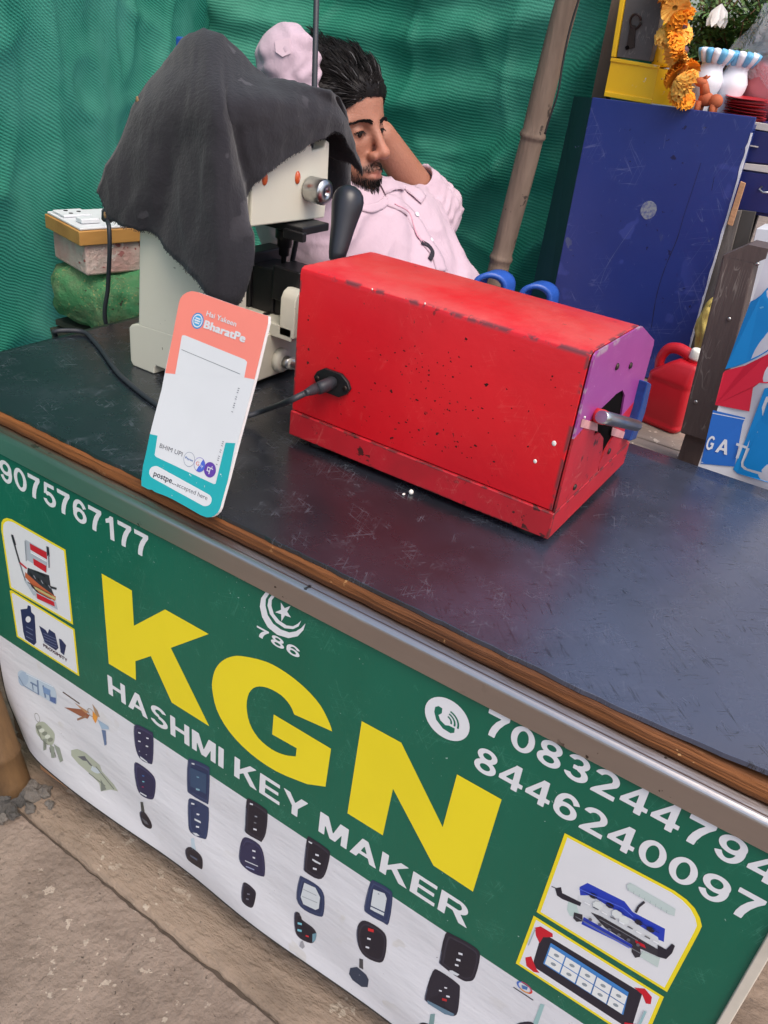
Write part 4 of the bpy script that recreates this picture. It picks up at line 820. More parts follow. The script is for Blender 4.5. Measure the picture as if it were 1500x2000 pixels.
# mains inlet
c = at(652, 746, y=.2265); mb = MB(); hexp = [(-.031, 0), (-.026, .009), (-.014, .017), (.014, .017), (.026, .009), (.031, 0), (.026, -.009), (.014, -.017), (-.014, -.017), (-.026, -.009)]
mb.prism([V3((c.x+x, .2205, c.z+z)) for x, z in hexp], [V3((c.x+x, .2264, c.z+z)) for x, z in hexp]); soc = mb.build('mains_inlet', m_blk, rb, bevel=.0012)
for s in (-1, 1):
    mb = MB(); mb.lathe((c.x+s*.0235, .2206, c.z), (0, -1, 0), [(0, .0035), (.0015, .0032), (.0018, .001)], 12); mb.build('bolt', m_blt, rb)
tag(rb, 'battered red steel motor box with purple end plate on the counter', 'machine')
# its cord
m_cord = mat('black_cord', S(48, 50, 56), .5, var=.2, spec=.4)
cord = thing('power_cord', (-.75, .20, .004), 'black mains cord trailing over the counter into the red box', 'cord')
mb = MB(); pl = [V3((c.x, .2204, c.z)), V3((c.x-.001, .208, c.z-.0005)), V3((c.x-.002, .196, c.z-.001)), V3((c.x-.004, .192, c.z-.0012)), V3((c.x-.010, .178, c.z-.004))]
mb.tube(pl[:4], [.0125, .0125, .012, .009], 16, flat=.72); q0 = pl[3]; q1 = at(596, 768, y=.165)
mb.tube([q0, q0*.6+q1*.4, q0*.2+q1*.8, q1], [.0078, .0068, .0052, .0042], 14); mb.build('connector', m_cord, cord)
pth = [q1, at(560, 785, y=.155), at(520, 800, z=.03), at(480, 813, z=.012), at(430, 822, z=.005), at(380, 822, z=.004), at(330, 806, z=.004), at(300, 786, z=.004), at(262, 757, z=.004), at(230, 728, z=.004), at(205, 693, z=.004), at(185, 668, z=.004), at(162, 648, z=.006), V3((-1.236, .255, .006))]
pth += [V3((-1.248, .262, -.012)), V3((-1.252, .28, -.08)), V3((-1.27, .40, -.22)), V3((-1.30, .47, -.15))] + [at(207, 632, y=.43), at(211, 560, y=.43), at(214, 490, y=.425), at(213, 445, y=.43), at(209, 430, y=.45)]
mb = MB(); cc = catmull(pth, 220); mb.tube(cc, .0042, 10); mb.build('cable', m_cord, cord)
e = Vector(cc[-1]); mb = MB(); mb.lathe(e+V3((0, .0, -.004)), (-.1, .25, 1), [(0, .007), (.004, .011), (.02, .0115), (.024, .009)], 14); mb.build('plug', m_cord, cord)
p = at(803, 961, z=.0035); mb = MB(); mb.ball(p, (.0034, .0034, .0036), 14); mb.ball(p+V3((-.006, -.009, -.002)), (.002, .003, .0014), 10)
tag(mb.build('white_bead', m_spk), 'tiny white bead lying on the counter in front of the red box', 'bead')

# ------------------------------------------------------------------ green shade nets hung round the stall
def net_mat(name, c_hi, c_mid, c_lo, pitch, diag, trans):
    m = bpy.data.materials.new(name); m.use_nodes = True; nt = m.node_tree; p = nt.nodes['Principled BSDF']
    t = nt.nodes.new('ShaderNodeTexCoord'); sp = nt.nodes.new('ShaderNodeSeparateXYZ'); nt.links.new(t.outputs['UV'], sp.inputs[0]); u, v = sp.outputs[0], sp.outputs[1]
    w_ = noi(nt, 5, 3, .5, t.outputs['UV']); k = 2*math.pi/pitch
    vv = mth(nt, 'ADD', v, mth(nt, 'MULTIPLY', w_, pitch*5)); uu = mth(nt, 'ADD', u, mth(nt, 'MULTIPLY', w_, pitch*3))
    rib = mth(nt, 'SINE', mth(nt, 'MULTIPLY', mth(nt, 'ADD', vv, mth(nt, 'MULTIPLY', uu, diag)), k))
    war = mth(nt, 'SINE', mth(nt, 'MULTIPLY', mth(nt, 'SUBTRACT', uu, mth(nt, 'MULTIPLY', vv, diag*.8)), k*.72))
    h = mth(nt, 'ADD', mth(nt, 'MULTIPLY', rib, .6), mth(nt, 'MULTIPLY', mth(nt, 'MULTIPLY', rib, war), .4))
    f = step(nt, h, -.55, .55); c = mix(nt, f, c_lo, c_mid)
    c = mix(nt, mth(nt, 'MULTIPLY', step(nt, noi(nt, 2.2, 4, .6, t.outputs['UV']), .38, .68), .5), c, c_hi)
    c = mix(nt, mth(nt, 'MULTIPLY', step(nt, noi(nt, 60, 2, .5, t.outputs['UV']), .6, .75), .25), c, c_lo)
    nt.links.new(c, p.inputs['Base Color']); p.inputs['Roughness'].default_value = .62; p.inputs['Specular IOR Level'].default_value = .3
    tr = nt.nodes.new('ShaderNodeBsdfTranslucent'); mx = nt.nodes.new('ShaderNodeMixShader'); mx.inputs[0].default_value = trans; nt.links.new(c, tr.inputs[0]); nt.links.new(p.outputs[0], mx.inputs[1]); nt.links.new(tr.outputs[0], mx.inputs[2]); nt.links.new(mx.outputs[0], nt.nodes['Material Output'].inputs[0])
    b = nt.nodes.new('ShaderNodeBump'); b.inputs['Strength'].default_value = .3; b.inputs['Distance'].default_value = .003
    nt.links.new(h, b.inputs['Height']); nt.links.new(b.outputs[0], p.inputs['Normal']); return m
m_netl = net_mat('green_shade_net', S(122, 204, 180), S(64, 160, 134), S(24, 104, 84), .0072, .55, .5)
m_netb = net_mat('dark_green_shade_net', S(96, 176, 152), S(46, 132, 108), S(24, 104, 84), .0075, .06, .2)
def curtain(name, plan, z0, z1, disp, m, nu, nv, label):
    P = np.array(catmull(plan, nu)); L = np.concatenate([[0], np.cumsum(np.hypot(*np.diff(P, axis=0).T))])
    T = np.gradient(P, axis=0); N = np.stack([T[:, 1], -T[:, 0]], 1); N /= np.linalg.norm(N, axis=1, keepdims=True)
    rows = []; uv = []
    for z in np.linspace(z0, z1, nv):
        r = []
        for i in range(nu):
            d = disp(L[i], z, P[i]); r.append((P[i][0]+N[i][0]*d, P[i][1]+N[i][1]*d, z)); uv.append((L[i], z))
        rows.append(r)
    mb = MB(); mb.grid(rows); o = mb.build(name, m, None, weld=False, uv=uv); return tag(o, label, 'net')
def dl(l, z, p): return .015*max(0, 1-abs(nz(l*.9+z*.9, z*1.2-l*.9, 2.6, 41))*2.2)**4 + .014*max(0, 1-abs(nz(l*1.6-z*.4, z*.6+l*.4, 3.4, 51))*2.2)**4 + .030*math.sin(l*9.5+z*2.2+1.1)*(.5+.5*nz(l, z*.4, 1.5)) + .022*nz(l*1.6, z*.7, 2.4, 3) + .010*nz(l*3, z, 4, 7) + .014*math.sin((z*.9+l*1.3)*13+2*nz(l, z, 2))*max(0, nz(l, z, 1.7, 12))
curtain('shade_net', [(-1.36, -.75), (-1.42, -.2), (-1.50, .25), (-1.62, .7), (-1.76, 1.05), (-1.90, 1.36)], -.78, 1.55, dl, m_netl, 190, 190, 'bright green shade net hanging along the left side of the stall')
def swag(l, z, cx, top, sag, wd):
    q = z-(top+sag*((l-cx)/.55)**2); return math.exp(-(q/wd)**2)
def db(l, z, p):
    d = .016*nz(l*1.2, z*1.2, 2.6, 5) + .008*nz(l*2, z*3, 4, 2)
    for cx, top, sag, wd, a in ((.45, .50, .09, .05, .030), (.50, .36, .10, .06, .026), (.55, .18, .08, .05, .022), (.48, .62, .08, .04, .02), (.5, .0, .07, .07, .02), (.45, .78, .1, .05, .03), (.4, .95, .1, .06, .03)): d += 1.5*a*swag(l, z+.02*nz(l*3, z*2, 1, 4), cx, top, sag, wd)*(.6+.8*abs(nz(l*2, z, 1.7, 6)))
    q = (z-.28)-(l-1.0)*1.15; d += .060*math.exp(-(q/.07)**2)*max(0, min(1, (l-.72)/.2)); q = (z+.10)-(l-1.0)*1.25; d += .05*math.exp(-(q/.08)**2)*max(0, min(1, (l-.75)/.2))
    d += .014*max(0, 1-abs(nz(l*1.3+z*.9, z*1.6-l*.5, 2.3, 21))*2.2)**4 + .012*max(0, 1-abs(nz(l*1.1-z*1.2, z+l*.4, 3.4, 31))*2.2)**4
    return d + .018*math.sin(l*17+z*1.5)*max(0, min(1, (.1-z)/.5))
curtain('shade_net', [(-1.93, 1.30), (-1.70, 1.42), (-1.40, 1.47), (-1.05, 1.50), (-.78, 1.47), (-.66, 1.42), (-.60, 1.40)], -.78, 1.5, db, m_netb, 200, 190, 'darker green shade net stretched behind the seated man')
m_blu = mat('blue_plastic', S(40, 84, 170), .4, var=.25, spec=.5)
p = at(351, 86, y=.62); mb = MB(); mb.box(p.x-.012, p.x+.014, p.y, p.y+.012, p.z-.03, p.z+.012)
tag(mb.build('blue_clip', m_blu, bevel=.004), 'small blue clip showing behind the top of the dark cloth', 'clip')

# bamboo pole in front of the back net and thin rod beside the man's head
m_bam = mat('grey_bamboo', S(128, 110, 96), .75, var=.8, vs=16, col2=S(86, 72, 62), stretch=(1, 1, .12), bump=.4, bs=60, spec=.3, chips=((S(70, 60, 54), 30, .66, 6, .46),))
a, b = at(1107, 0, y=1.16), at(972, 532, y=1.16); dv = (a-b); b = b - dv*.4*0
pole0 = b - dv.normalized()*(b.z+.79)/dv.normalized().z; top = a + dv*.7; pts = []; rs = []
Lp = (top-pole0).length; u = (top-pole0)/Lp; t = 0; nodes = [.12, .42, .70, (at(1040, 265, y=1.16)-pole0).length, (at(980, 505, y=1.16)-pole0).length, 1.65, 1.9]
ss = sorted(set([round(x, 4) for x in list(np.linspace(0, Lp, 40))] + [round(n+e, 4) for n in nodes for e in (-.012, -.004, 0, .004, .012) if 0 < n < Lp]))
for s_ in ss:
    k = min(abs(s_-n) for n in nodes); r = .0245+.002*nz(s_, 0, 3) + (.0032 if k < .002 else .0022 if k < .006 else -.0008 if k < .014 else 0)
    pts.append(pole0+u*s_+V3((.006*nz(s_, 1, 3), .004*nz(s_, 5, 3), 0))); rs.append(r)
mb = MB(); mb.tube(pts, rs, 18); bam = mb.build('bamboo_pole', m_bam); tag(bam, 'weathered grey bamboo pole leaning in front of the green net', 'pole')
m_wire = mat('thin_black_wire', (.015, .015, .017, 1), .5)
wp = [at(*q, y=1.125) for q in ((1130, 0), (1112, 60), (1098, 130), (1090, 180), (1072, 235), (1064, 262))]; mb = MB(); mb.tube([wp[0]+V3((.05, 0, .3))]+catmull(wp, 30), .0022, 6); mb.build('wire', m_wire, bam)
rp0, rp1 = at(614, 176, d=1.27), at(618, 0, d=1.27); mb = MB(); mb.tube([rp0-V3((0, 0, .10)), rp0, rp1, rp1+(rp1-rp0)*4], .0044, 10)
tag(mb.build('hanging_cable', m_cord), 'dark straight cable hanging down beside the man\'s hair', 'cable')

# ------------------------------------------------------------------ stack beside the counter: bag, block, extension board
m_cr = mat('old_crate', S(58, 62, 52), .85, var=.5, vs=10); 
c0 = V3((-1.40, .56, 0)); 
mb = MB()
for z in (-.78, -.60, -.42, -.24): mb.box(-1.55, -1.27, .47, .485, z, z+.12); mb.box(-1.55, -1.27, .70, .715, z, z+.12); mb.box(-1.55, -1.535, .487, .698, z, z+.12); mb.box(-1.285, -1.27, .487, .698, z, z+.12)
for x in (-1.53, -1.30):
    for y in (.49, .675): mb.box(x-.004, x+.016, y, y+.02, -.785, -.115)
mb.box(-1.54, -1.28, .48, .705, -.113, -.10)
tag(mb.build('slatted_crate', m_cr, bevel=.002), 'dark slatted crate holding up the green bag at the side of the counter', 'crate')
m_bag = mat('green_sack', S(66, 132, 84), .85, var=.9, vs=14, col2=S(112, 124, 92), bump=.7, bs=60, chips=((S(60, 66, 46), 40, .62, 8, .47), (S(140, 146, 96), 200, .6, 12, .45)))
mb = MB(); vs_ = []
mb.ball((0, 0, 0), 1, 48)
for v in mb.v:
    p = Vector(v); q = Vector((abs(p.x)**.55*math.copysign(1, p.x), abs(p.y)**.55*math.copysign(1, p.y), abs(p.z)**.6*math.copysign(1, p.z)))
    k = 1+.10*nz(p.x*1.6, p.y*1.6, 1.5, p.z*2)+.05*nz(p.x*3, p.y*3, 1.5, p.z*4)-.09*(1-abs(nz(p.x*1.4+p.z, p.y*1.4, 1.3, p.z*1.5)))**6-.10*math.exp(-((q.x-.25-q.z*.35)/.16)**2)*(1 if q.y < 0 else 0)
    vs_.append((-1.425+q.x*.128*k, .565+q.y*.115*k, -.028+q.z*.072*k+.012*nz(p.x, p.y, 2.5)))
mb.v = vs_; tag(mb.build('filled_sack', m_bag), 'dirty green cloth sack under the pinkish block', 'sack')
m_brk = mat('dusty_pink_block', S(190, 150, 142), .9, var=.8, vs=16, col2=S(198, 186, 176), bump=.5, bs=80, chips=((S(150, 84, 82), 40, .62, 8, .48), (S(216, 206, 198), 70, .62, 9, .48)))
Tz = lambda c, r: Matrix.Translation(c) @ Matrix.Rotation(r, 4, 'Z')
mb = MB(); mb.box(-.075, .075, -.115, .115, 0, .062, T=Tz(V3((-1.425, .575, .038)), math.radians(-14)))
tag(mb.build('concrete_block', m_brk, bevel=.006, seg=2), 'dusty pink and white block between the green sack and the socket board', 'block')
m_brd = mat('varnished_board', S(186, 138, 76), .5, var=.5, vs=20, col2=S(140, 92, 44), stretch=(1, .12, 1), spec=.4)
m_sok = mat('white_socket_plastic', S(216, 218, 222), .4, var=.12)
ext = thing('extension_board', (-1.42, .575, .101), 'wooden extension board with white sockets on top of the stack', 'extension board')
TT = Tz(V3((-1.42, .575, .101)), math.radians(-14))
mb = MB(); mb.box(-.078, .078, -.13, .15, 0, .028, T=TT); mb.build('board', m_brd, ext, bevel=.002)
mb = MB(); mb.box(-.074, .074, -.126, .146, .0285, .0335, T=TT); mb.build('cover_plate', m_sok, ext, bevel=.002)
for x, y in ((-.035, -.09), (.035, -.09), (-.035, .02), (.035, .02), (-.035, .10), (.035, .10)):
    if (x, y) == (.035, -.09) or y > .08: mb = MB(); mb.box(x-.014, x+.014, y-.02, y+.02, .034, .044, T=TT); mb.build('switch', m_sok, ext, bevel=.003)
    else:
        mb = MB(); mb.box(x-.026, x+.026, y-.03, y+.03, .034, .039, T=TT); so2 = mb.build('socket', m_sok, ext, bevel=.002)
        mb = MB()
        for dx, dy in ((0, .014), (-.012, -.008), (.012, -.008)): mb.lathe(TT @ V3((x+dx, y+dy, .0390)), (0, 0, 1), [(0, .0045), (.0006, .0045)], 10)
        mb.build('socket_hole', dk, so2)

# ------------------------------------------------------------------ neighbour's stall on the right
m_pla = mat('weathered_plank', S(150, 134, 120), .85, var=.7, vs=10, col2=S(96, 84, 74), stretch=(.2, 1, 1), bump=.5, bs=70, chips=((S(206, 190, 170), 60, .63, 8, .47), (S(60, 52, 48), 40, .64, 6, .46)))
PZ = -.085
bench = thing('plank_bench', (-.1, .95, -.79), 'weathered plank bench behind the counter under the red can', 'bench')
for k, (y0_, y1_) in enumerate(((.70, .86), (.865, 1.03), (1.035, 1.20), (1.205, 1.60))):
    mb = MB(); mb.box(-.46+.01*k, .55, y0_, y1_, PZ-.035, PZ); mb.build('plank', m_pla, bench, bevel=.003)
for x in (-.40, .48):
    for y in (.75, 1.5): mb = MB(); mb.box(x-.03, x+.03, y-.03, y+.03, -.79, PZ-.036); mb.build('leg', m_pla, bench)
m_cab = mat('navy_enamel', S(34, 52, 118), .36, var=.6, vs=3.5, col2=S(27, 42, 104), spec=.5, rvar=.2, bump=.03, bs=60, vert=True, scratch=(S(108, 116, 160), .30, 4),
            chips=((S(150, 156, 176), 150, .735, 8, .45), (S(80, 90, 116), 26, .66, 4, .48), (S(22, 28, 70), 50, .66, 6, .46), (S(48, 62, 130), 9, .58, 3, .45)))
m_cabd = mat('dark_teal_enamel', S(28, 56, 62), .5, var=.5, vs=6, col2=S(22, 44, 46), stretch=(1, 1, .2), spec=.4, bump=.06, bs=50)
cab = thing('blue_cabinet', (-.52, 1.35, PZ), 'scuffed navy blue metal cabinet standing on the plank bench', 'cabinet')
q0, q1, q2, q3 = at(1157, 190, y=1.2), at(1477, 229, y=1.2), at(1352, 660, y=1.2), at(1083, 560, y=1.2)
ex = lambda p, q, z: p + (q-p)*((z-p.z)/(q.z-p.z))
f = [q0, q1, ex(q1, q2, PZ+.001), ex(q0, q3, PZ+.001)]
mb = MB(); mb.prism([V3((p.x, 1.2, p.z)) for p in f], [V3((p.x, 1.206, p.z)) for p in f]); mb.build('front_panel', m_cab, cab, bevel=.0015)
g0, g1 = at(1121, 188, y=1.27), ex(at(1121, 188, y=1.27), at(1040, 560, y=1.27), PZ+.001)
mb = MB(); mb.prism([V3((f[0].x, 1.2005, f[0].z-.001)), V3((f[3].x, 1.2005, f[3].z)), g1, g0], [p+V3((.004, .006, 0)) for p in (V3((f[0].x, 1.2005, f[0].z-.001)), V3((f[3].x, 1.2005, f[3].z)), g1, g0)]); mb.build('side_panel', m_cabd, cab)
mb = MB(); mb.box(f[0].x+.002, f[1].x-.002, 1.207, 1.55, f[0].z-.016, f[0].z-.004); mb.build('top', m_cab, cab)
mb = MB(); mb.box(f[1].x-.004, f[1].x-.0015, 1.207, 1.54, PZ+.001, f[0].z-.018); mb.box(f[0].x-.02, f[1].x-.006, 1.54, 1.548, PZ+.001, f[0].z-.018); mb.build('carcass', m_cab, cab)
m_wh = mat('worn_white_edge', S(206, 206, 214), .6, var=.4, vs=60)
e0, e1 = f[1], f[2]; mb = MB(); n = 60; fr_ = []; bk = []
for i in range(n):
    p = e0+(e1-e0)*(i/(n-1)*.93+.05); w_ = .0016+.0030*max(0, nz(i*.21, 0, 1, 4))+.004*max(0, nz(i*.5, 0, 1, 9)-.2); fr_.append(V3((p.x-w_, 1.1988, p.z))); bk.append(V3((p.x+.0012, 1.1988, p.z)))
mb.prism(fr_+bk[::-1], [p+V3((0, .007, 0)) for p in fr_+bk[::-1]]); mb.build('worn_edge', m_wh, cab)
c = at(1267, 410, y=1.2); m_spot = mat('grey_splash', S(132, 136, 140), .6, var=.8, vs=160, col2=S(60, 70, 130))
mb = MB(); mb.prism([V3((c.x+.0165*(1+.12*nz(a, 0, 1))*math.cos(a), 1.1993, c.z+.0185*(1+.12*nz(a, 3, 1))*math.sin(a))) for a in np.linspace(0, 6.2, 24)], [V3((c.x+.016*math.cos(a), 1.2, c.z+.018*math.sin(a))) for a in np.linspace(0, 6.2, 24)]); mb.build('paint_splash', m_spot, cab)
m_scf = mat('dark_scuff', S(20, 26, 62), .6, var=.4, vs=60); m_scl = mat('pale_scuff', S(92, 104, 150), .6, var=.5, vs=60); random.seed(31)
for m_, segs in ((m_scf, [((1369, 318), (1352, 372), (1336, 420), (1322, 468), (1300, 520), (1283, 575), (1272, 640)), ((1395, 345), (1390, 372))]), (m_scl, [((1238, 440), (1210, 480), (1185, 520), (1172, 555)), ((1300, 262), (1296, 290)), ((1212, 250), (1209, 258))] + [tuple((x+d_*random.uniform(-3, 3), y+d_*random.uniform(1, 4)) for d_ in (0, 1)) for x, y in [(random.uniform(1120, 1420), random.uniform(240, 640)) for _ in range(46)]])):
    mb = MB()
    for sg in segs:
        P_ = [at(*p, y=1.1995) for p in (catmull(sg, 24) if len(sg) > 2 else sg)]; k = len(P_); wd_ = .0011 if m_ is m_scf else .0007
        mb.add([q+V3((s_*wd_*(.35+.9*abs(nz(i*.4, len(sg), 1))), 0, 0)) for i, q in enumerate(P_) for s_ in (-1, 1)], [(2*i, 2*i+1, 2*i+3, 2*i+2) for i in range(k-1)])
    mb.build('scuff_marks', m_, cab, weld=False)
TOPZ = f[0].z-.003
# brown post behind, yellow tin shrine box
m_pst = mat('grey_brown_timber', S(112, 94, 82), .8, var=.6, vs=14, col2=S(80, 64, 54), stretch=(1, 1, .12), bump=.3)
a, b, c, d = at(1160, 186, y=1.30), at(1184, 190, y=1.30), at(1226, 0, y=1.30), at(1196, 0, y=1.30)
mb = MB(); up = (c-b)*1.6; dn = (b-c)*3.0
mb.prism([a+dn, b+dn, b+up, a+(d-a)*1.6], [p+V3((0, .03, 0)) for p in (a+dn, b+dn, b+up, a+(d-a)*1.6)])
tag(mb.build('timber_post', m_pst), 'rough brown timber post beside the yellow tin box', 'post')
m_yel = mat('yellow_enamel', S(238, 190, 26), .4, var=.35, vs=12, col2=S(222, 160, 20), spec=.5, chips=((S(214, 206, 190), 60, .66, 9, .48), (S(120, 80, 20), 120, .70, 9, .47)))
m_dgy = mat('dark_grey_paint', S(86, 82, 80), .6, var=.5, vs=14, col2=S(66, 60, 58), scratch=(S(140, 134, 128), .4, 14))
shr = thing('yellow_tin_box', (-.60, 1.27, TOPZ), 'yellow tin box with a latched dark grey door on the blue cabinet', 'tin box')
Y1 = 1.225
def yp(*px): return [at(*p, y=Y1) for p in px]
def slab(px, dep, name, m, bevel=.0015, fwd=0):
    q = [p+V3((0, -fwd, 0)) for p in yp(*px)]; mb = MB(); mb.prism(q, [p+V3((0, dep, 0)) for p in q]); return mb.build(name, m, shr, bevel=bevel)
slab(((1179, 186), (1193, 118), (1287, 134), (1273, 202)), .12, 'lower_box', m_yel)
q = yp((1273, 202), (1287, 134), (1326, 140), (1318, 209)); q = [q[0], q[1], q[2]+V3((0, .03, 0)), q[3]+V3((0, .03, 0))]; mb = MB(); mb.prism(q, [p+V3((0, .09, 0)) for p in q]); mb.build('slanted_side', m_yel, shr)
slab(((1180, 188), (1182, 178), (1275, 194), (1273, 204)), .01, 'bottom_rim', m_yel, fwd=.004); slab(((1192, 120), (1194, 112), (1288, 128), (1286, 135)), .01, 'top_rim', m_yel, fwd=.003)
dr = slab(((1204, 111), (1228, -40), (1306, -28), (1268, 120)), .10, 'door', m_dgy); slab(((1194, 111), (1218, -40), (1228, -40), (1203, 112)), .10, 'door_frame', m_yel, fwd=.004)
c = at(1243, 42, y=Y1); mb = MB(); mb.tube([V3((c.x+.011*math.cos(a), Y1-.006-.004*math.sin(a), c.z+.012*math.sin(a))) for a in np.linspace(.2, 6.2, 18)], .0024, 6); mb.build('latch_ring', m_blt, dr)
mb = MB(); q = yp((1232, 48), (1242, 50), (1240, 92), (1224, 96)); mb.prism([p+V3((0, -.004, 0)) for p in q], q); mb.build('hasp', m_blt, dr)
c = at(1226, 93, y=Y1); mb = MB(); mb.lathe((c.x, Y1-.004, c.z), (0, -1, 0), [(0, .004), (.004, .003)], 10); mb.build('keeper', dk, dr)
k0_, k1_ = at(1295, 132, y=1.27), at(1300, -60, y=1.27); mb = MB(); mb.tube([k0_, k0_*.93+k1_*.07, k0_*.7+k1_*.3, k0_*.62+k1_*.38, k0_*.60+k1_*.4, k0_*.57+k1_*.43, k0_*.5+k1_*.5, k1_], [.026, .023, .0195, .0195, .023, .0195, .018, .018], 20); mb.build('round_column', m_yel, shr)

# marigold garland
m_mar = mat('marigold_petal', S(244, 164, 48), .7, var=.7, vs=50, col2=S(228, 112, 24), spec=.2, sss=.0)
m_mar2 = mat('pale_marigold_petal', S(250, 196, 96), .7, var=.6, vs=50, col2=S(238, 150, 50), spec=.2)
m_stem = mat('dark_purple_bead', S(96, 50, 70), .6, var=.6, vs=60, col2=S(70, 90, 60))
gar = thing('marigold_garland', at(1322, 205, y=1.21), 'orange artificial marigold garland hanging over the yellow box', 'garland')
def flower_mesh(m):
    mb = MB()
    for ring, (n, r0, r1, zt) in enumerate(((17, .006, .031, -.003), (16, .006, .029, .002), (14, .005, .025, .006), (12, .004, .020, .010), (9, .002, .013, .013))):
        for k in range(n):
            a = 2*math.pi*(k+.5*(ring % 2))/n+random.uniform(-.1, .1); wd = r1*.25; P = []
            for i in range(5):
                t = i/4; r = r0+(r1-r0)*t; P.append([((r*math.cos(a)-s*wd*(.4+.7*t)*math.sin(a)), (r*math.sin(a)+s*wd*(.4+.7*t)*math.cos(a)), zt-.008*t*t+.004*math.sin(s*4+k*2)*t+random.uniform(-.0012, .0012)*t+(.003 if i == 4 and abs(s) < .5 else 0)) for s in (-1, -.5, 0, .5, 1)])
            mb.grid(P, 0)
    return mb.build('flower', m, gar, weld=False)
fp = [(1308, -62), (1312, -34), (1318, -6), (1318, 14), (1322, 38), (1316, 62), (1325, 86), (1326, 112), (1328, 138), (1330, 163), (1335, 186)]
base = [flower_mesh(m_mar), flower_mesh(m_mar2)]
for i, q in enumerate(fp):
    o = base[i % 2] if i < 2 else base[i % 2].copy()
    if i >= 2: COL.objects.link(o); o.parent = gar
    p = at(*q, y=1.19+.012*((i*7) % 3-1)); o.location = p-wloc(gar)
    o.rotation_euler = (math.radians(52+14*math.sin(i*2.3)), math.radians(10*math.cos(i*3.1)), i*1.3); s_ = .98+.14*math.sin(i*1.7); o.scale = (s_*1.05, s_, s_)
mb = MB(); mb.tube(catmull([at(*q, y=1.205) for q in fp], 50), .0055, 8)
for q in ((1320, 50), (1322, 98), (1327, 125), (1310, 66)): mb.ball(at(q[0]+12, q[1], y=1.205), (.012, .009, .009), 10)
mb.build('string', m_stem, gar)

# white vases with blue scalloped rims
m_por = mat('white_porcelain', S(226, 228, 234), .3, var=.12, spec=.5)
m_bgl = mat('sky_blue_glaze', S(96, 172, 214), .35, var=.4, vs=60, col2=S(140, 200, 230))
def vase(px, pyb, pyt, yy, sc, label):
    b = at(px, pyb, y=yy); b = V3((b.x, b.y, TOPZ)); t = at(px, pyt, y=yy); H = t.z-b.z
    v = thing('white_vase', b, label, 'vase', 'white vases with blue rims')
    mb = MB(); mb.lathe(b, (.10, 0, 1), [(h*H, r*sc) for h, r in ((0, .020), (.04, .022), (.12, .021), (.25, .024), (.42, .030), (.52, .030), (.62, .024), (.68, .021), (.74, .023), (.76, .024))], 28); mb.build('body', m_por, v)
    ax_ = V3((.10, 0, 1)).normalized()
    for k in range(14):
        a = 2*math.pi*k/14; mb = MB(); d = V3((math.cos(a), math.sin(a), 0)); c0 = b+ax_*H*.74
        mb.tube([c0+d*.022*sc, c0+d*.026*sc+ax_*H*.06, c0+d*.030*sc+ax_*H*.13, c0+d*.032*sc+ax_*H*.175], [.0062*sc, .0072*sc, .0080*sc, .0066*sc], 8); mb.build('rim_lobe', m_por if k % 2 else m_bgl, v)
    return v
vase(1362, 205, 78, 1.265, 1.0, 'white vase with blue scalloped rim half hidden by the terracotta figure')
vase(1408, 215, 84, 1.30, 1.0, 'white vase with blue scalloped rim nearest the red plates')
m_ter = mat('terracotta', S(176, 92, 54), .75, var=.5, vs=30, col2=S(142, 66, 38))
c = at(1384, 200, y=1.215); fig = thing('terracotta_figure', V3((c.x, c.y, TOPZ)), 'small brown terracotta animal figure in front of the white vase', 'figurine')
mb = MB(); z = TOPZ
mb.ball((c.x-.006, c.y, z+.030), (.016, .013, .013), 14); mb.ball((c.x+.014, c.y-.004, z+.029), (.014, .012, .013), 14)
for dx, dy in ((-.016, -.007), (-.014, .007), (.012, -.008), (.012, .008)): mb.tube([(c.x+dx, c.y+dy, z+.026), (c.x+dx*1.1, c.y+dy*1.1, z)], [.0065, .0055], 10)
mb.tube([(c.x-.010, c.y, z+.036), (c.x-.016, c.y-.003, z+.052), (c.x-.020, c.y-.004, z+.058)], [.010, .0085, .008], 12); mb.build('body', m_ter, fig)
mb = MB(); mb.ball((c.x-.024, c.y-.006, z+.058), (.013, .009, .009), 12); mb.tube([(c.x-.020, c.y-.006, z+.064), (c.x-.014, c.y-.012, z+.071)], [.004, .001], 8); mb.tube([(c.x-.020, c.y, z+.064), (c.x-.012, c.y+.006, z+.070)], [.004, .001], 8); mb.build('head', m_ter, fig)
# red plates and the pink bundle in clear plastic
m_rpl = mat('red_plate', S(172, 36, 44), .4, var=.3, col2=S(120, 24, 34), spec=.5)
mb = MB(); mb.lathe((0, 0, 0), (0, 0, 1), [(0, .020), (.0012, .032), (.0030, .0405), (.0038, .0415), (.0030, .0385), (.0018, .031), (.0010, .02)], 36); pl0 = mb.build('red_plate', m_rpl)
pc = at(1455, 224, y=1.268)
for i in range(9):
    o = pl0 if i == 0 else pl0.copy()
    if i: COL.objects.link(o)
    o.location = (pc.x+.0015*math.sin(i*2.1)-.0006*i, pc.y, TOPZ+.001+i*.0046); o.rotation_euler = (random.uniform(-.02, .02), -.04+random.uniform(-.015, .015), i)
    tag(o, 'thin red plate, topmost of the stack on the blue cabinet' if i == 8 else 'thin red plate within the stack on the blue cabinet', 'plate', 'stacked red plates')
def blob(name, c, r, m, seed, amp, sc, label=None, cat=None, top=0):
    mb = MB(); mb.ball((0, 0, 0), 1, 56); out = []
    for v in mb.v:
        p = Vector(v); k = 1+amp*mnoise.noise(p*sc+V3((seed, 0, 0)))+amp*.5*abs(mnoise.noise(p*sc*2.6+V3((seed, 4, 0))))
        out.append((c.x+p.x*r[0]*k*(1-top*max(0, p.z)), c.y+p.y*r[1]*k, c.z+p.z*r[2]*k))
    mb.v = out; o = mb.build(name, m); return tag(o, label, cat) if label else o
m_pkb = mat('dusky_pink_ware', S(176, 92, 96), .45, var=.6, vs=14, col2=S(150, 60, 72), spec=.5)
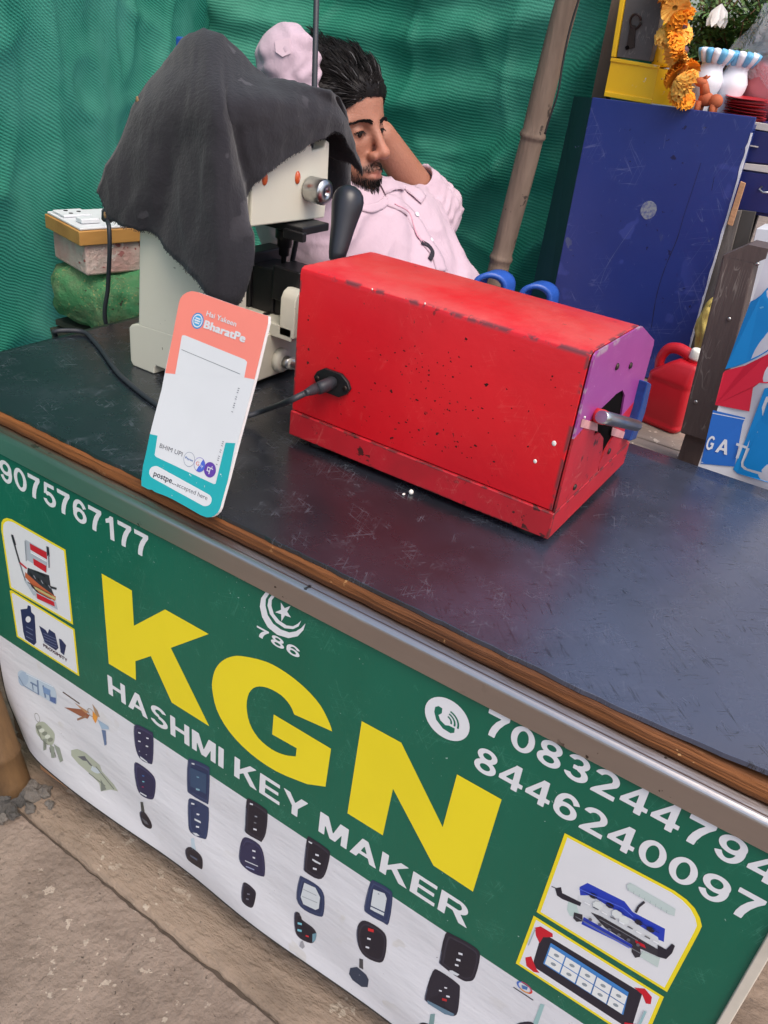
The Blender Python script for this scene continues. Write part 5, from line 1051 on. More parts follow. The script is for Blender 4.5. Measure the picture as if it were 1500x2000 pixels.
c = at(1490, 150, y=1.38); blob('pink_bundle', V3((c.x+.02, c.y, c.z-.022)), (.072, .06, .062), m_pkb, 3, .12, 1.6, 'dusky pink bundle inside the clear plastic bag', 'bundle')
m_pls = bpy.data.materials.new('clear_plastic_film'); m_pls.use_nodes = True; nt = m_pls.node_tree; p = nt.nodes['Principled BSDF']
p.inputs['Base Color'].default_value = (.9, .9, .93, 1); p.inputs['Roughness'].default_value = .18; p.inputs['Alpha'].default_value = .30; p.inputs['Specular IOR Level'].default_value = .9
bn = nt.nodes.new('ShaderNodeBump'); bn.inputs['Strength'].default_value = .9; bn.inputs['Distance'].default_value = .02; nt.links.new(noi(nt, 30, 3, .6, None, 1.5), bn.inputs['Height']); nt.links.new(bn.outputs[0], p.inputs['Normal'])
c = at(1492, 110, y=1.38); blob('plastic_bag', V3((c.x+.03, c.y, c.z+.012)), (.095, .075, .105), m_pls, 9, .22, 2.2, 'clear crumpled plastic bag wrapped round the pink bundle', 'bag', .55)
# plants
m_lf = mat('palm_leaf', S(92, 122, 62), .5, var=.8, vs=20, col2=S(50, 80, 40), spec=.35); m_lf2 = mat('fine_green_leaf', S(104, 132, 66), .6, var=.8, vs=30, col2=S(52, 76, 38)); m_lf3 = mat('grey_green_leaf', S(140, 150, 120), .6, var=.6, vs=30, col2=S(90, 110, 70))
m_wfl = mat('white_petal', S(226, 222, 216), .6, var=.2); m_stk = mat('brown_stem', S(110, 76, 50), .8, var=.4)
m_pot = mat('dark_clay_pot', S(112, 66, 48), .8, var=.4)
def pot(base, pl):
    h = max(.02, base.z-TOPZ); mb = MB(); mb.lathe((base.x, base.y, TOPZ+.0005), (0, 0, 1), [(0, .024), (h*.8, .033), (h*.82, .036), (h+.004, .036), (h+.003, .030)], 20); mb.build('pot', m_pot, pl)
def palm(base, n, L, label, seed, m, spread=1.0, lean=(0, 0)):
    random.seed(seed); pl = thing('palm_plant', base, label, 'plant'); lf = MB(); st = MB()
    for k in range(n):
        az = random.uniform(0, 6.28); el = random.uniform(.5, 1.25); l_ = L*random.uniform(.7, 1.1); d = V3((math.cos(az)*math.cos(el)*spread+lean[0], math.sin(az)*math.cos(el)*spread*.7+lean[1], math.sin(el))); pts = []
        for i in range(9): t = i/8; pts.append(base+d*l_*t+V3((0, 0, -.55*l_*t*t*math.cos(el))))
        st.tube(pts, [.0028-.0018*i/8 for i in range(9)], 5)
        for i in range(2, 9):
            tg = (pts[i]-pts[i-1]).normalized(); sd_ = tg.cross(V3((0, 0, 1))); sd_ = sd_.normalized() if sd_.length > .05 else V3((1, 0, 0))
            for sgn in (-1, 1):
                for off in (0, .5):
                    q = pts[i-1]*(1-off)+pts[i]*off; ll = l_*.42*(1-.45*abs(i/8-.45))*random.uniform(.8, 1.1); dd_ = (sd_*sgn*.75+tg*.7+V3((0, 0, random.uniform(-.15, .2)))).normalized()
                    wv = dd_.cross(V3((0, 0, 1))).normalized()*.0042; dr_ = V3((0, 0, -ll*.22))
                    lf.add([q, q+dd_*ll*.35+wv, q+dd_*ll*.35-wv, q+dd_*ll*.75+wv*.7+dr_*.4, q+dd_*ll*.75-wv*.7+dr_*.4, q+dd_*ll+dr_], [(0, 1, 2), (1, 3, 4, 2), (3, 5, 4)], 0)
    lf.build('foliage', m, pl, weld=False); st.build('stem', m_stk, pl); pot(base, pl); return pl
def bush(base, r, n, label, seed, m, ls=.012):
    random.seed(seed); pl = thing('leafy_plant', base, label, 'plant'); lf = MB(); st = MB()
    for k in range(46):
        e = base+V3((random.gauss(0, r[0]*.55), random.gauss(0, r[1]*.5), abs(random.gauss(.55, .35))*r[2])); st.tube([base, base*.5+e*.5+V3((random.uniform(-.01, .01), 0, .01)), e], [.0022, .0015, .0008], 4)
        for j in range(n):
            t = random.uniform(.25, 1.05); q = base*(1-t)+e*t+V3((random.gauss(0, .012), random.gauss(0, .012), random.gauss(0, .012))); a = V3((random.gauss(0, 1), random.gauss(0, 1), random.gauss(.3, .8))).normalized()*ls*random.uniform(.6, 1.3); b = a.orthogonal().normalized()*ls*.3
            lf.add([q, q+a*.5+b, q+a, q+a*.5-b], [(0, 1, 2, 3)], 0)
    lf.build('foliage', m, pl, weld=False); st.build('stem', m_stk, pl); pot(base, pl); return pl
palm(at(1425, 150, y=1.42), 26, .20, 'dark green palm plant with long narrow leaves above the vases', 3, m_lf, 1.1)
palm(at(1500, 110, y=1.47), 20, .20, 'palm plant with spiky leaves behind the plastic bag', 8, m_lf, 1.2, (-.25, 0))
bush(at(1372, 120, y=1.40), (.055, .04, .16), 26, 'fine leaved green plant right of the garland', 5, m_lf2)
bush(at(1480, 60, y=1.55), (.12, .05, .16), 20, 'grey green bushy plant at the back of the neighbouring stall', 15, m_lf3, .014)
fl = thing('white_flower', at(1408, 26, y=1.33), 'single white drooping flower among the palm leaves', 'flower'); c = at(1410, 6, y=1.33); mb = MB()
for k in range(7):
    a = k*.9; d = V3((.45*math.cos(a), .35*math.sin(a), -1)).normalized(); w_ = d.cross(V3((0, 1, .2))).normalized()*.009
    mb.grid([[c, c, c], [c+d*.02-w_, c+d*.022+V3((0, -.004, 0)), c+d*.02+w_], [c+d*.036-w_*.8, c+d*.038, c+d*.036+w_*.8], [c+d*.046]*3])
mb.build('petals', m_wfl, fl, weld=False); mb = MB(); mb.tube([c, c+V3((.006, .004, .03)), c+V3((.02, .01, .06))], .002, 6); mb.build('stem', m_lf, fl)
# drawer unit, boards, papers
m_nav = mat('deep_navy_paint', S(28, 36, 92), .35, var=.4, vs=8, col2=S(22, 28, 66), spec=.5)
m_edg = mat('pale_edge_strip', S(196, 188, 180), .6, var=.4, vs=30)
dw = thing('drawer_unit', (-.27, 1.35, .25), 'navy drawer unit with pale edge strips at the right of the cabinet', 'drawers')
YD = 1.24
def dslab(px, dep, name, m, fwd=0, par=None): 
    q = [at(*p, y=YD)+V3((0, -fwd, 0)) for p in px]; mb = MB(); mb.prism(q, [p+V3((0, dep, 0)) for p in q]); return mb.build(name, m, par or dw, bevel=.001)
dslab(((1440, 232), (1620, 262), (1590, 440), (1405, 408)), .40, 'carcass', m_nav, -.004)
dslab(((1462, 236), (1560, 252), (1558, 266), (1460, 250)), .02, 'edge_strip', m_edg, .003); dslab(((1450, 318), (1545, 328), (1543, 344), (1448, 330)), .02, 'edge_strip', m_edg, .003)
d1_ = dslab(((1462, 253), (1555, 267), (1546, 325), (1452, 315)), .02, 'drawer', m_nav, .002); d2_ = dslab(((1447, 334), (1542, 346), (1530, 422), (1425, 406)), .02, 'drawer', m_nav, .002)
c = at(1494, 372, y=YD-.003); mb = MB(); mb.tube([c+V3((-.008, 0, .006)), c+V3((-.010, -.008, 0)), c+V3((0, -.012, -.003)), c+V3((.014, -.010, 0)), c+V3((.016, 0, .004))], .0022, 8); mb.build('handle', m_chr, d2_)
mb = MB(); c = at(1475, 286, y=YD-.003); mb.box(c.x-.010, c.x+.006, c.y-.003, c.y, c.z-.001, c.z+.001); mb.build('handle', m_edg, d1_)
for x in (-.345, -.19):
    for y in (1.27, 1.46): mb = MB(); mb.box(x-.008, x+.008, y-.008, y+.008, PZ, .325); mb.build('leg', m_blk, dw)
m_gry = mat('grey_boarding', S(118, 110, 104), .7, var=.7, vs=12, col2=S(72, 66, 62), stretch=(1, 1, .15), bump=.3, chips=((S(48, 44, 42), 30, .64, 6, .46),))
m_gryd = mat('dark_boarding', S(70, 66, 62), .75, var=.6, vs=12, stretch=(1, 1, .2))
def board(px, yy, dep, name, m, label, cat, bev=.001, floor=None):
    q = [at(*p, y=yy) for p in px]
    mb = MB(); mb.prism(q, [p+V3((0, dep, 0)) for p in q]); return tag(mb.build(name, m, bevel=bev), label, cat)
board(((1405, 405), (1448, 412), (1372, 700), (1305, 690)), 1.214, .008, 'grey_board', m_gry, 'grey board standing upright against the cabinet edge', 'board')
board(((1444, 410), (1476, 414), (1400, 720), (1352, 712)), 1.225, .008, 'grey_board', m_gryd, 'narrower dark grey board behind the brown post', 'board')
board(((1446, 354), (1456, 358), (1430, 442), (1420, 438)), 1.192, .006, 'cardboard_strip', m_off, 'brown cardboard strip tucked beside the cabinet edge', 'cardboard')
board(((1478, 446), (1540, 452), (1462, 752), (1404, 742)), 1.12, .08, 'white_carton', m_sok, 'tall white carton standing behind the brown post', 'carton')
m_ylc = mat('yellow_cloth', S(186, 168, 92), .85, var=.6, vs=20, col2=S(150, 126, 60), bump=.4, bs=50)
c = at(1384, 635, y=1.13); blob('yellow_rag', V3((c.x, c.y, c.z)), (.022, .025, .05), m_ylc, 5, .35, 2.0, 'crumpled yellow rag stuffed beside the red can', 'rag')
c = at(1362, 735, y=1.10); blob('grey_plastic_wad', V3((c.x, c.y, PZ+.05)), (.03, .03, .05), mat('grey_film', S(150, 156, 164), .4, var=.6, vs=30, bump=.5, bs=60), 8, .35, 2.4, 'crumpled grey plastic wad behind the red can', 'plastic')
m_brp = mat('dark_brown_timber', S(92, 78, 74), .6, var=.5, vs=12, col2=S(66, 54, 50), stretch=(1, 1, .12), bump=.2, scratch=(S(170, 160, 150), .3, 6))
post = thing('brown_post', (-.22, .82, PZ), 'dark brown wooden post with screw heads beside the printed sheet', 'post')
q = [at(*p, y=.80) for p in ((1412, 498), (1474, 512), (1392, 866), (1328, 846))]; mb = MB(); mb.prism(q, [p+V3((0, .045, 0)) for p in q]); mb.build('timber', m_brp, post, bevel=.003)
q = [at(*p, y=.80) for p in ((1462, 478), (1530, 492), (1474, 514), (1410, 500))]; mb = MB(); mb.prism(q, [p+V3((0, .06, 0)) for p in q]); mb.build('cross_rail', m_brp, post)
for px, py in ((1479, 516), (1424, 623), (1359, 785)):
    c = at(px, py, y=.799); mb = MB(); mb.lathe((c.x, .7995, c.z), (0, -1, 0), [(0, .0032), (.0014, .003), (.002, .001)], 12); mb.build('screw', m_chr, post)
mb = MB(); b_ = at(1360, 850, y=.82); mb.box(b_.x-.018, b_.x+.02, .815, .84, PZ, b_.z+.004); mb.build('packer', m_brp, post)

# red oil can
m_can = mat('red_polythene', S(196, 30, 42), .38, var=.35, vs=9, col2=S(168, 24, 36), spec=.45, bump=.05, bs=60)
m_cap = mat('white_cap', S(226, 224, 214), .45, var=.2)
o_ = at(1290, 838, y=.93); CZ = PZ; Tc = Matrix.Translation(V3((o_.x-.006, .965, CZ))) @ Matrix.Rotation(math.radians(-12), 4, 'Z')
can = thing('oil_can', V3((o_.x-.006, .965, CZ)), 'red plastic oil can with white cap on the plank bench', 'can')
def rr(w, d, r, z, n=5):
    out = []
    for cx, cy, a0 in ((w-r, d-r, 0), (-w+r, d-r, 90), (-w+r, -d+r, 180), (w-r, -d+r, 270)):
        for i in range(n): a = math.radians(a0+90*i/(n-1)); out.append(Tc @ V3((cx+r*math.cos(a), cy+r*math.sin(a), z)))
    return out
mb = MB(); Z_ = [(.0, .040, .030, .012), (.006, .045, .035, .014), (.012, .046, .036, .014), (.014, .0447, .0347, .014), (.020, .046, .036, .014), (.088, .046, .036, .014), (.092, .0448, .035, .014), (.096, .046, .036, .014), (.104, .0455, .0355, .015), (.132, .030, .027, .015), (.140, .022, .022, .014)]
def canring(z, w, d, r): 
    sh = max(0, z-.104)*.62; return [p+Tc.to_3x3() @ V3((sh, 0, 0)) for p in rr(w, d, r, z)]
rows = [canring(*q) for q in Z_]; mb.grid(rows, closed=True); mb.add(rows[0], [tuple(range(20))[::-1]]); mb.add(rows[-1], [tuple(range(20))]); mb.build('body', m_can, can)
nk = Tc @ V3((.024, 0, .138)); mb = MB(); mb.lathe(nk, (.10, 0, 1), [(0, .0135), (.006, .0125), (.012, .012)], 18); mb.build('neck', m_can, can)
mb = MB(); mb.lathe(nk+V3((.001, 0, .008)), (.10, 0, 1), [(0, .0138), (.003, .0142), (.016, .0140), (.0185, .012)], 22); mb.build('cap', m_cap, can)
mb = MB(); mb.tube(catmull([Tc @ V3(q) for q in ((-.040, 0, .100), (-.043, 0, .125), (-.034, 0, .146), (-.016, 0, .154), (.004, 0, .152), (.016, 0, .146))], 24), .0085, 12, flat=1.3); mb.build('handle', m_can, can)

# printed sheet hung at the right
m_sht = mat('printed_white_vinyl', S(208, 210, 216), .35, var=.3, vs=9, col2=S(180, 176, 170), spec=.4)
SY = .655
def sh_y(x, z): return SY + .006*math.sin(x*38+z*14) + .004*nz(x, z, 16, 3)
def shp(u, v, l): return V3((u, sh_y(u, v)-l*1.6, v))
def shx(px, py): q = at(px, py, y=SY); return (q.x, q.z)
sh = thing('printed_sheet', (-.1, SY, -.02), 'blue, red and white printed vinyl sheet hanging behind the counter\'s right end', 'banner')
tlx = at(1508, 470, y=SY); blx = at(1366, 905, y=SY)
mb = MB(); rows = []; uvs = 0
for z in np.linspace(.42, -.03, 40):
    lx = blx.x + (tlx.x-blx.x)*(z-blx.z)/(tlx.z-blx.z); rows.append([(x, sh_y(x, z), z-.006*((x-lx)/.3)) for x in np.linspace(lx, .35, 60)])
mb.grid(rows); mb.build('sheet', m_sht, sh)
cA = cr(1100, 560, 3.75); SB, SR, SB2 = (28, 136, 204), (206, 40, 62), (40, 100, 180)
pr = Print(shp, shx)
pr.poly(cA(1372, 108, 1410, 90, 1455, 55, 1500, 5, 1620, -60, 1640, 330, 1560, 420, 1500, 470, 1420, 520, 1330, 565, 1250, 595, 1180, 610), SB)
pr.poly(cA(1165, 640, 1180, 622, 1330, 580, 1500, 490, 1620, 400, 1640, 640, 1500, 700, 1440, 700, 1390, 740, 1360, 918, 1110, 868), SR)
pr.poly(cA(1096, 905, 1330, 965, 1310, 1010, 1250, 1325, 1012, 1290), SB2); pr.poly(cA(1094, 924, 1330, 976, 1329, 981, 1093, 930), PW).poly(cA(1018, 1275, 1200, 1308, 1200, 1314, 1016, 1282), PW)
pr.poly(cA(1480, 740, 1640, 690, 1640, 1450, 1500, 1425, 1270, 1375, 1240, 1345, 1330, 1130), SB)
pr.poly(cA(1490, 800, 1640, 770, 1640, 1420, 1330, 1350, 1300, 1325, 1300, 1290, 1400, 1030), PW)
pr.poly(cA(1500, 840, 1640, 805, 1640, 1030, 1440, 1015), SB).poly(cA(1430, 1040, 1640, 1060, 1640, 1395, 1345, 1335, 1320, 1315, 1320, 1290), SB)
pr.poly(cA(1345, 178, 1470, 138, 1475, 150, 1400, 172, 1350, 185), (110, 190, 230)).poly(cA(1205, 565, 1290, 545, 1270, 555, 1200, 580), (110, 190, 230))
pr.build('printed_shapes', sh)
g0_, g1_ = shx(*cA(1042, 1172)[0]), shx(*cA(1210, 1195)[0]); gt, gb = shx(*cA(1060, 1068)[0])[1], shx(*cA(1060, 1178)[0])[1]
for t_, pa, pb in (('G', (1042, 1178), (1098, 1178)), ('A', (1118, 1190), (1212, 1198)), ('T', (1250, 1200), (1330, 1215))):
    u0, _ = shx(*cA(*pa)[0]); u1, _ = shx(*cA(*pb)[0]); pr = Print(shp, shx); pr.n = 34; heavy_text(pr, t_, u0, u1, gb-.002, gt-.002, PW); pr.build('lettering', sh)

# ------------------------------------------------------------------ signed distance bodies -> one continuous surface
class Field:
    def __init__(s, lo, hi, h):
        s.lo = np.array(lo, float); s.h = h; s.n = np.ceil((np.array(hi)-s.lo)/h).astype(int)+1; s.F = np.full(s.n, .06, np.float32)
    def blk(s, lo, hi):
        a = np.clip(np.floor((np.array(lo)-s.lo)/s.h).astype(int), 0, s.n); b = np.clip(np.ceil((np.array(hi)-s.lo)/s.h).astype(int)+1, 0, s.n)
        ax_ = [s.lo[i]+np.arange(a[i], b[i])*s.h for i in range(3)]; X, Y, Z = np.meshgrid(*ax_, indexing='ij'); return tuple(slice(a[i], b[i]) for i in range(3)), np.stack([X, Y, Z], -1)
    def put(s, fn, lo, hi, k, op='add'):
        sl, P = s.blk(lo, hi)
        if P.size == 0: return
        d = fn(P); A = s.F[sl]
        if op == 'add':
            hh = np.maximum(k-np.abs(A-d), 0)/k; s.F[sl] = np.minimum(A, d)-hh*hh*k*.25
        else:
            hh = np.maximum(k-np.abs(A+d), 0)/k; s.F[sl] = np.maximum(A, -d)+hh*hh*k*.25
    def cone(s, a, b, ra, rb, k=.02, op='add', cut=None):
        a = np.array(a, float); b = np.array(b, float); m = max(ra, rb)+max(.03, k)
        def fn(P):
            e = b-a; t = np.clip(((P-a) @ e)/(e @ e), 0, 1); d = np.linalg.norm(P-a-t[..., None]*e, axis=-1)-(ra+(rb-ra)*t)
            if cut is not None: u = e/np.linalg.norm(e); d = np.maximum(d, (P-(a+e*cut)) @ u)
            return d
        s.put(fn, np.minimum(a, b)-m, np.maximum(a, b)+m, k, op)
    def ell(s, c, r, R=np.eye(3), k=.02, op='add'):
        c = np.array(c, float); r = np.array(r, float); m = r.max()+max(.03, k)
        def fn(P):
            q = (P-c) @ R; k0 = np.linalg.norm(q/r, axis=-1); k1 = np.linalg.norm(q/(r*r), axis=-1); return k0*(k0-1)/np.maximum(k1, 1e-6)
        s.put(fn, c-m, c+m, k, op)
    def mesh(s):
        F = s.F; nx, ny, nz_ = F.shape; I = F < 0; c = np.zeros((nx-1, ny-1, nz_-1), np.int8)
        for dx in (0, 1):
            for dy in (0, 1):
                for dz in (0, 1): c += I[dx:nx-1+dx, dy:ny-1+dy, dz:nz_-1+dz]
        act = np.argwhere((c > 0) & (c < 8)); idx = np.full(c.shape, -1, np.int32); idx[tuple(act.T)] = np.arange(len(act))
        acc = np.zeros((len(act), 3)); cnt = np.zeros(len(act)); cor = [(a, b, d) for a in (0, 1) for b in (0, 1) for d in (0, 1)]
        val = {o: F[act[:, 0]+o[0], act[:, 1]+o[1], act[:, 2]+o[2]] for o in cor}
        for o in cor:
            for i in range(3):
                if o[i] == 0:
                    q = list(o); q[i] = 1; q = tuple(q); a, b = val[o], val[q]; m = (a < 0) != (b < 0); t = np.where(m, a/np.where(a-b == 0, 1, a-b), 0)
                    p = np.tile(np.array(o, float), (len(act), 1)); p[:, i] = t; acc[m] += p[m]; cnt[m] += 1
        V = (act+acc/cnt[:, None])*s.h+s.lo; Q = []
        for i in range(3):
            sl0 = [slice(None)]*3; sl1 = [slice(None)]*3; sl0[i] = slice(0, -1); sl1[i] = slice(1, None)
            e = np.argwhere(I[tuple(sl0)] != I[tuple(sl1)]); j, k = (i+1) % 3, (i+2) % 3
            e = e[(e[:, j] > 0) & (e[:, k] > 0) & (e[:, j] < F.shape[j]-1) & (e[:, k] < F.shape[k]-1)]
            def g(dj, dk): q = e.copy(); q[:, j] -= dj; q[:, k] -= dk; return idx[tuple(q.T)]
            q = np.stack([g(0, 0), g(1, 0), g(1, 1), g(0, 1)], 1); fl = I[tuple(e.T)]; q[~fl] = q[~fl][:, ::-1]; Q.append(q)
        Q = np.concatenate(Q); Q = Q[(Q >= 0).all(1)]; return V, Q
def relax(V, Q, n, w=.5):
    E = np.concatenate([Q[:, [0, 1]], Q[:, [1, 2]], Q[:, [2, 3]], Q[:, [3, 0]]])
    for _ in range(n):
        A = np.zeros_like(V); C_ = np.zeros(len(V))
        for a, b in ((0, 1), (1, 0)): np.add.at(A, E[:, a], V[E[:, b]]); np.add.at(C_, E[:, a], 1)
        V = V*(1-w)+A/C_[:, None]*w
    return V
def normals(V, Q):
    n = np.cross(V[Q[:, 2]]-V[Q[:, 0]], V[Q[:, 3]]-V[Q[:, 1]]); N = np.zeros_like(V)
    for i in range(4): np.add.at(N, Q[:, i], n)
    return N/(np.linalg.norm(N, axis=1, keepdims=True)+1e-12)
def qmesh(name, V, Q, m, parent, colour=None):
    me = bpy.data.meshes.new(name); me.from_pydata(V.tolist(), [], Q.tolist()); me.materials.append(m); me.polygons.foreach_set('use_smooth', [True]*len(Q))
    if colour is not None:
        a = me.color_attributes.new('tint', 'FLOAT_COLOR', 'POINT'); a.data.foreach_set('color', np.concatenate([colour, np.ones((len(V), 1))], 1).astype(np.float32).ravel())
    me.update(); o = bpy.data.objects.new(name, me); COL.objects.link(o)
    if parent is not None: o.parent = parent; o.location = -wloc(parent)
    return o

# ------------------------------------------------------------------ the key maker, leaning back with both hands behind his head
A_at = lambda px, py, d: np.array(at(px, py, d=d))
HC = A_at(658, 249, 1.56); HS = .96
ha, hp_, hr = math.radians(-3), math.radians(4), math.radians(3)
fw = np.array([math.cos(ha)*math.cos(hp_), math.sin(ha)*math.cos(hp_), math.sin(hp_)]); lf_ = np.cross([0, 0, 1], fw); lf_ /= np.linalg.norm(lf_); upv = np.cross(fw, lf_)
lf_, upv = lf_*math.cos(hr)+upv*math.sin(hr), upv*math.cos(hr)-lf_*math.sin(hr)
HR = np.stack([fw, lf_, upv], 1)
H = lambda x, y, z: HC + HR @ (np.array([x, y, z])*HS)
toH = lambda P: ((P-HC) @ HR)/HS
NB_ = H(-.050, 0, -.175)
SR_, RE_, RW_ = A_at(588, 440, 1.56), A_at(562, 112, 1.44), A_at(628, 205, 1.66)
SL_, LE_, LW_ = A_at(790, 452, 1.76), A_at(850, 418, 1.86), A_at(744, 268, 1.70)
PV = np.array([-.64, 1.02, -.22]); MS = (SR_+SL_)/2
man = thing('person', V3((PV[0], PV[1], -.79)), 'man in a pale pink shirt leaning back with hands behind his head', 'person')
f = Field(np.minimum.reduce([RE_, SR_, PV, LE_])-.13, np.maximum.reduce([RE_, LE_, SL_, PV, H(0, 0, .14)])+.13, .0030)
hs = HS
def HE(c, r, k=.012, op='add', rot=None): f.ell(H(*c), np.array(r)*hs, HR if rot is None else HR @ rot, k*hs, op)
def HCn(a, b, ra, rb, k=.010, op='add'): f.cone(H(*a), H(*b), ra*hs, rb*hs, k*hs, op)
# trunk and neck (mostly under the shirt), arms
f.cone(MS*.75+NB_*.25, PV, .085, .10, .04); f.cone(SR_, SL_, .045, .045, .04); f.cone(NB_, H(-.022, 0, -.06), .058, .052, .03)
f.cone(SR_, RE_, .046, .034, .03); f.cone(RE_, RW_, .034, .029, .02); f.cone(SL_, LE_, .047, .038, .03); f.cone(LE_, LW_, .041, .0315, .02)
def hand(wr, to, side):
    u = to-wr; u = u/np.linalg.norm(u); n = HC-wr; n = n-u*(n @ u); n /= np.linalg.norm(n); s_ = np.cross(u, n)*side
    kn_ = wr+u*.085; f.ell((wr+kn_)/2, (.050, .036, .017), np.stack([u, s_, n], 1), .02)
    for i, (o_, L_) in enumerate(((-.028, .066), (-.009, .075), (.010, .070), (.028, .055))):
        a = wr+u*.080+s_*o_; b = a+u*L_*.5+n*.006+s_*o_*.15; c = b+u*L_*.42+n*.02; f.cone(a, b, .0098, .0088, .008); f.cone(b, c, .0088, .0075, .005)
    a = wr+u*.022-s_*.026; b = a+u*.032-s_*.026+n*.008; c = b+u*.030-s_*.004+n*.006; f.cone(a, b, .013, .0105, .012); f.cone(b, c, .0105, .0085, .006)
hand(RW_, H(-.125, -.01, .035), 1); hand(LW_, H(-.120, .02, .005), -1)
# skull and face (head frame: x forward, y to his left, z up)
HE((-.014, 0, .032), (.096, .076, .084), .03); HE((.030, 0, -.020), (.060, .061, .082), .03); HE((.028, 0, -.070), (.052, .052, .044), .025); HE((.052, 0, -.092), (.032, .030, .026), .02); HE((.074, 0, -.108), (.017, .020, .015), .015)
HCn((.082, .012, .017), (.064, .050, .019), .010, .010, .012); HCn((.082, -.012, .017), (.064, -.050, .019), .010, .010, .012); HE((.066, 0, .055), (.020, .044, .034), .03)
for s_ in (1, -1):
    HE((.056, s_*.046, -.022), (.022, .018, .016), .02); HE((.094, s_*.031, .001), (.022, .017, .0125), .010, 'sub')
    HE((.0735, s_*.0325, .0005), (.0135, .0155, .0125), .004); HE((.0735+.012, s_*.0325, -.0015), (.008, .0125, .0020), .002, 'sub')
HCn((.088, 0, .014), (.112, 0, -.032), .0085, .0105, .010); HE((.114, 0, -.036), (.0125, .0125, .0108), .008)
for s_ in (1, -1): HE((.100, s_*.0145, -.041), (.013, .0082, .0088), .006); HE((.105, s_*.0075, -.0505), (.0065, .0042, .0040), .003, 'sub')
HE((.076, 0, -.072), (.024, .034, .022), .015)
HCn((.1005, 0, -.066), (.086, .024, -.0725), .0055, .003, .006); HCn((.1005, 0, -.066), (.086, -.024, -.0725), .0055, .003, .006)
HCn((.097, .010, -.079), (.097, -.010, -.079), .0065, .0065, .006); HCn((.107, 0, -.0725), (.092, .023, -.0745), .0022, .0016, .003, 'sub'); HCn((.107, 0, -.0725), (.092, -.023, -.0745), .0022, .0016, .003, 'sub')
for s_ in (1, -1):
    c_, s2 = math.cos(.35), math.sin(.35); Rr = np.array([[c_, -s2*s_, 0], [s2*s_, c_, 0], [0, 0, 1]]); HE((-.012, s_*.079, -.012), (.019, .007, .032), .008, rot=Rr); HE((-.008, s_*.086, -.010), (.010, .006, .018), .004, 'sub', rot=Rr)
V, Q = f.mesh(); V = relax(V, Q, 2, .45); L = toH(V)
x, y, z = L[:, 0], np.abs(L[:, 1]), L[:, 2]
lin = lambda *c: np.array(S(*c)[:3])
sk = np.tile(lin(164, 113, 92), (len(V), 1))
def blend(m, c): global sk; sk = sk*(1-m[:, None])+lin(*c)*m[:, None]
G_ = lambda q, a, b: 1/(1+np.exp(-(q-a)/b))
ns = np.array([mnoise.noise(Vector(p*45)) for p in L]); ns2 = np.array([mnoise.noise(Vector(p*14)) for p in L])
inh = (np.abs(x) < .14) & (y < .10) & (np.abs(z) < .14)
blend(np.clip(.35*ns2+.1, 0, .4), (146, 88, 64)); blend(inh*G_(z, .055, .012)*.35, (190, 136, 112)); blend(inh*np.exp(-((x-.112)**2+(z+.036)**2+y**2)/.0006)*.35, (186, 108, 86))
blend(inh*np.exp(-(((y-.0325)/.016)**2+((z+.008)/.010)**2))*(x > .05)*.45, (120, 72, 54))
edge = -.036-.040*np.clip((x-.02)/.055, 0, 1)**1.3 + .03*np.clip((.0-x)/.03, 0, 1)     # cheek line of the beard
bd = inh*G_(edge-z, 0, .0045+.001)*G_(x, -.035, .008)*(z > -.16)*np.clip(1-.0*x, 0, 1)
mouth = np.exp(-((y/.023)**2+((z+.0735)/.0085)**2))*(x > .07); chinbare = np.exp(-(((y-.020)/.010)**2+((z+.086)/.006)**2))*(x > .06)*.35
mous = inh*np.exp(-(((z+.0595-.006*(y/.025)**2*-1)/.0075)**2))*G_(.036-y, 0, .004)*(x > .065)
bdf = np.clip(np.maximum(bd*(1-np.clip(mouth*1.6, 0, 1))*(1-chinbare), mous*(1-np.clip(mouth*.9, 0, 1))), 0, 1)
cheek_thin = np.clip(.72+.45*G_(-.085-z, 0, .012)+.3*G_(x, .055, .02), 0, 1)
blend(np.clip(bdf*cheek_thin*(.82+.35*ns), 0, 1), (38, 28, 25)); blend(inh*np.clip(np.exp(-((y/.021)**2+((z+.0745)/.0062)**2))*(x > .088)*.8, 0, 1), (150, 86, 76))
blend(inh*np.exp(-(((y-.0325)/.0135)**2+((z+.0012)/.0024)**2))*(x > .05)*.95, (22, 16, 15))
m_skin = mat('skin', (1, 1, 1), .5, var=.10, col2=S(140, 84, 66), attr='tint', bump=.22, bs=240, spec=.42, sss=.10, rvar=.2, vs=30)
body = qmesh('body', V, Q, m_skin, man, sk)
bvh = BVHTree.FromPolygons(V.tolist(), Q.tolist()); NV = normals(V, Q)
# hair, beard, brows: strands rooted in the scalp over a dark cap
m_hair = mat('black_hair', S(27, 23, 22), .5, var=.5, vs=90, col2=S(12, 10, 10), spec=.18); m_hairg = mat('greying_hair', S(84, 82, 82), .55, var=.5, vs=60, col2=S(50, 48, 48), spec=.5)
hl = .058-.030*np.clip((y-.030)/.035, 0, 1)**1.2 + 0*x                       # forehead hairline, dropping at the temples
hairline = np.where(x > .045, hl, np.where(x > .0, .028-(.045-x)/.045*.068, -.045-.045*np.clip(-x/.06, 0, 1)))
hm = inh & ((((x+.014)/.096)**2+(y/.076)**2+((z-.032)/.084)**2) < 1.42) & (z > hairline) & ~((y > .066) & (z < .012) & (x > -.035) & (x < .012))
hq = Q[hm[Q].all(1)]; used = np.unique(hq); rm = np.full(len(V), -1); rm[used] = np.arange(len(used))
hv = V[used]; lx, ly, lz = x[used], L[used, 1], z[used]
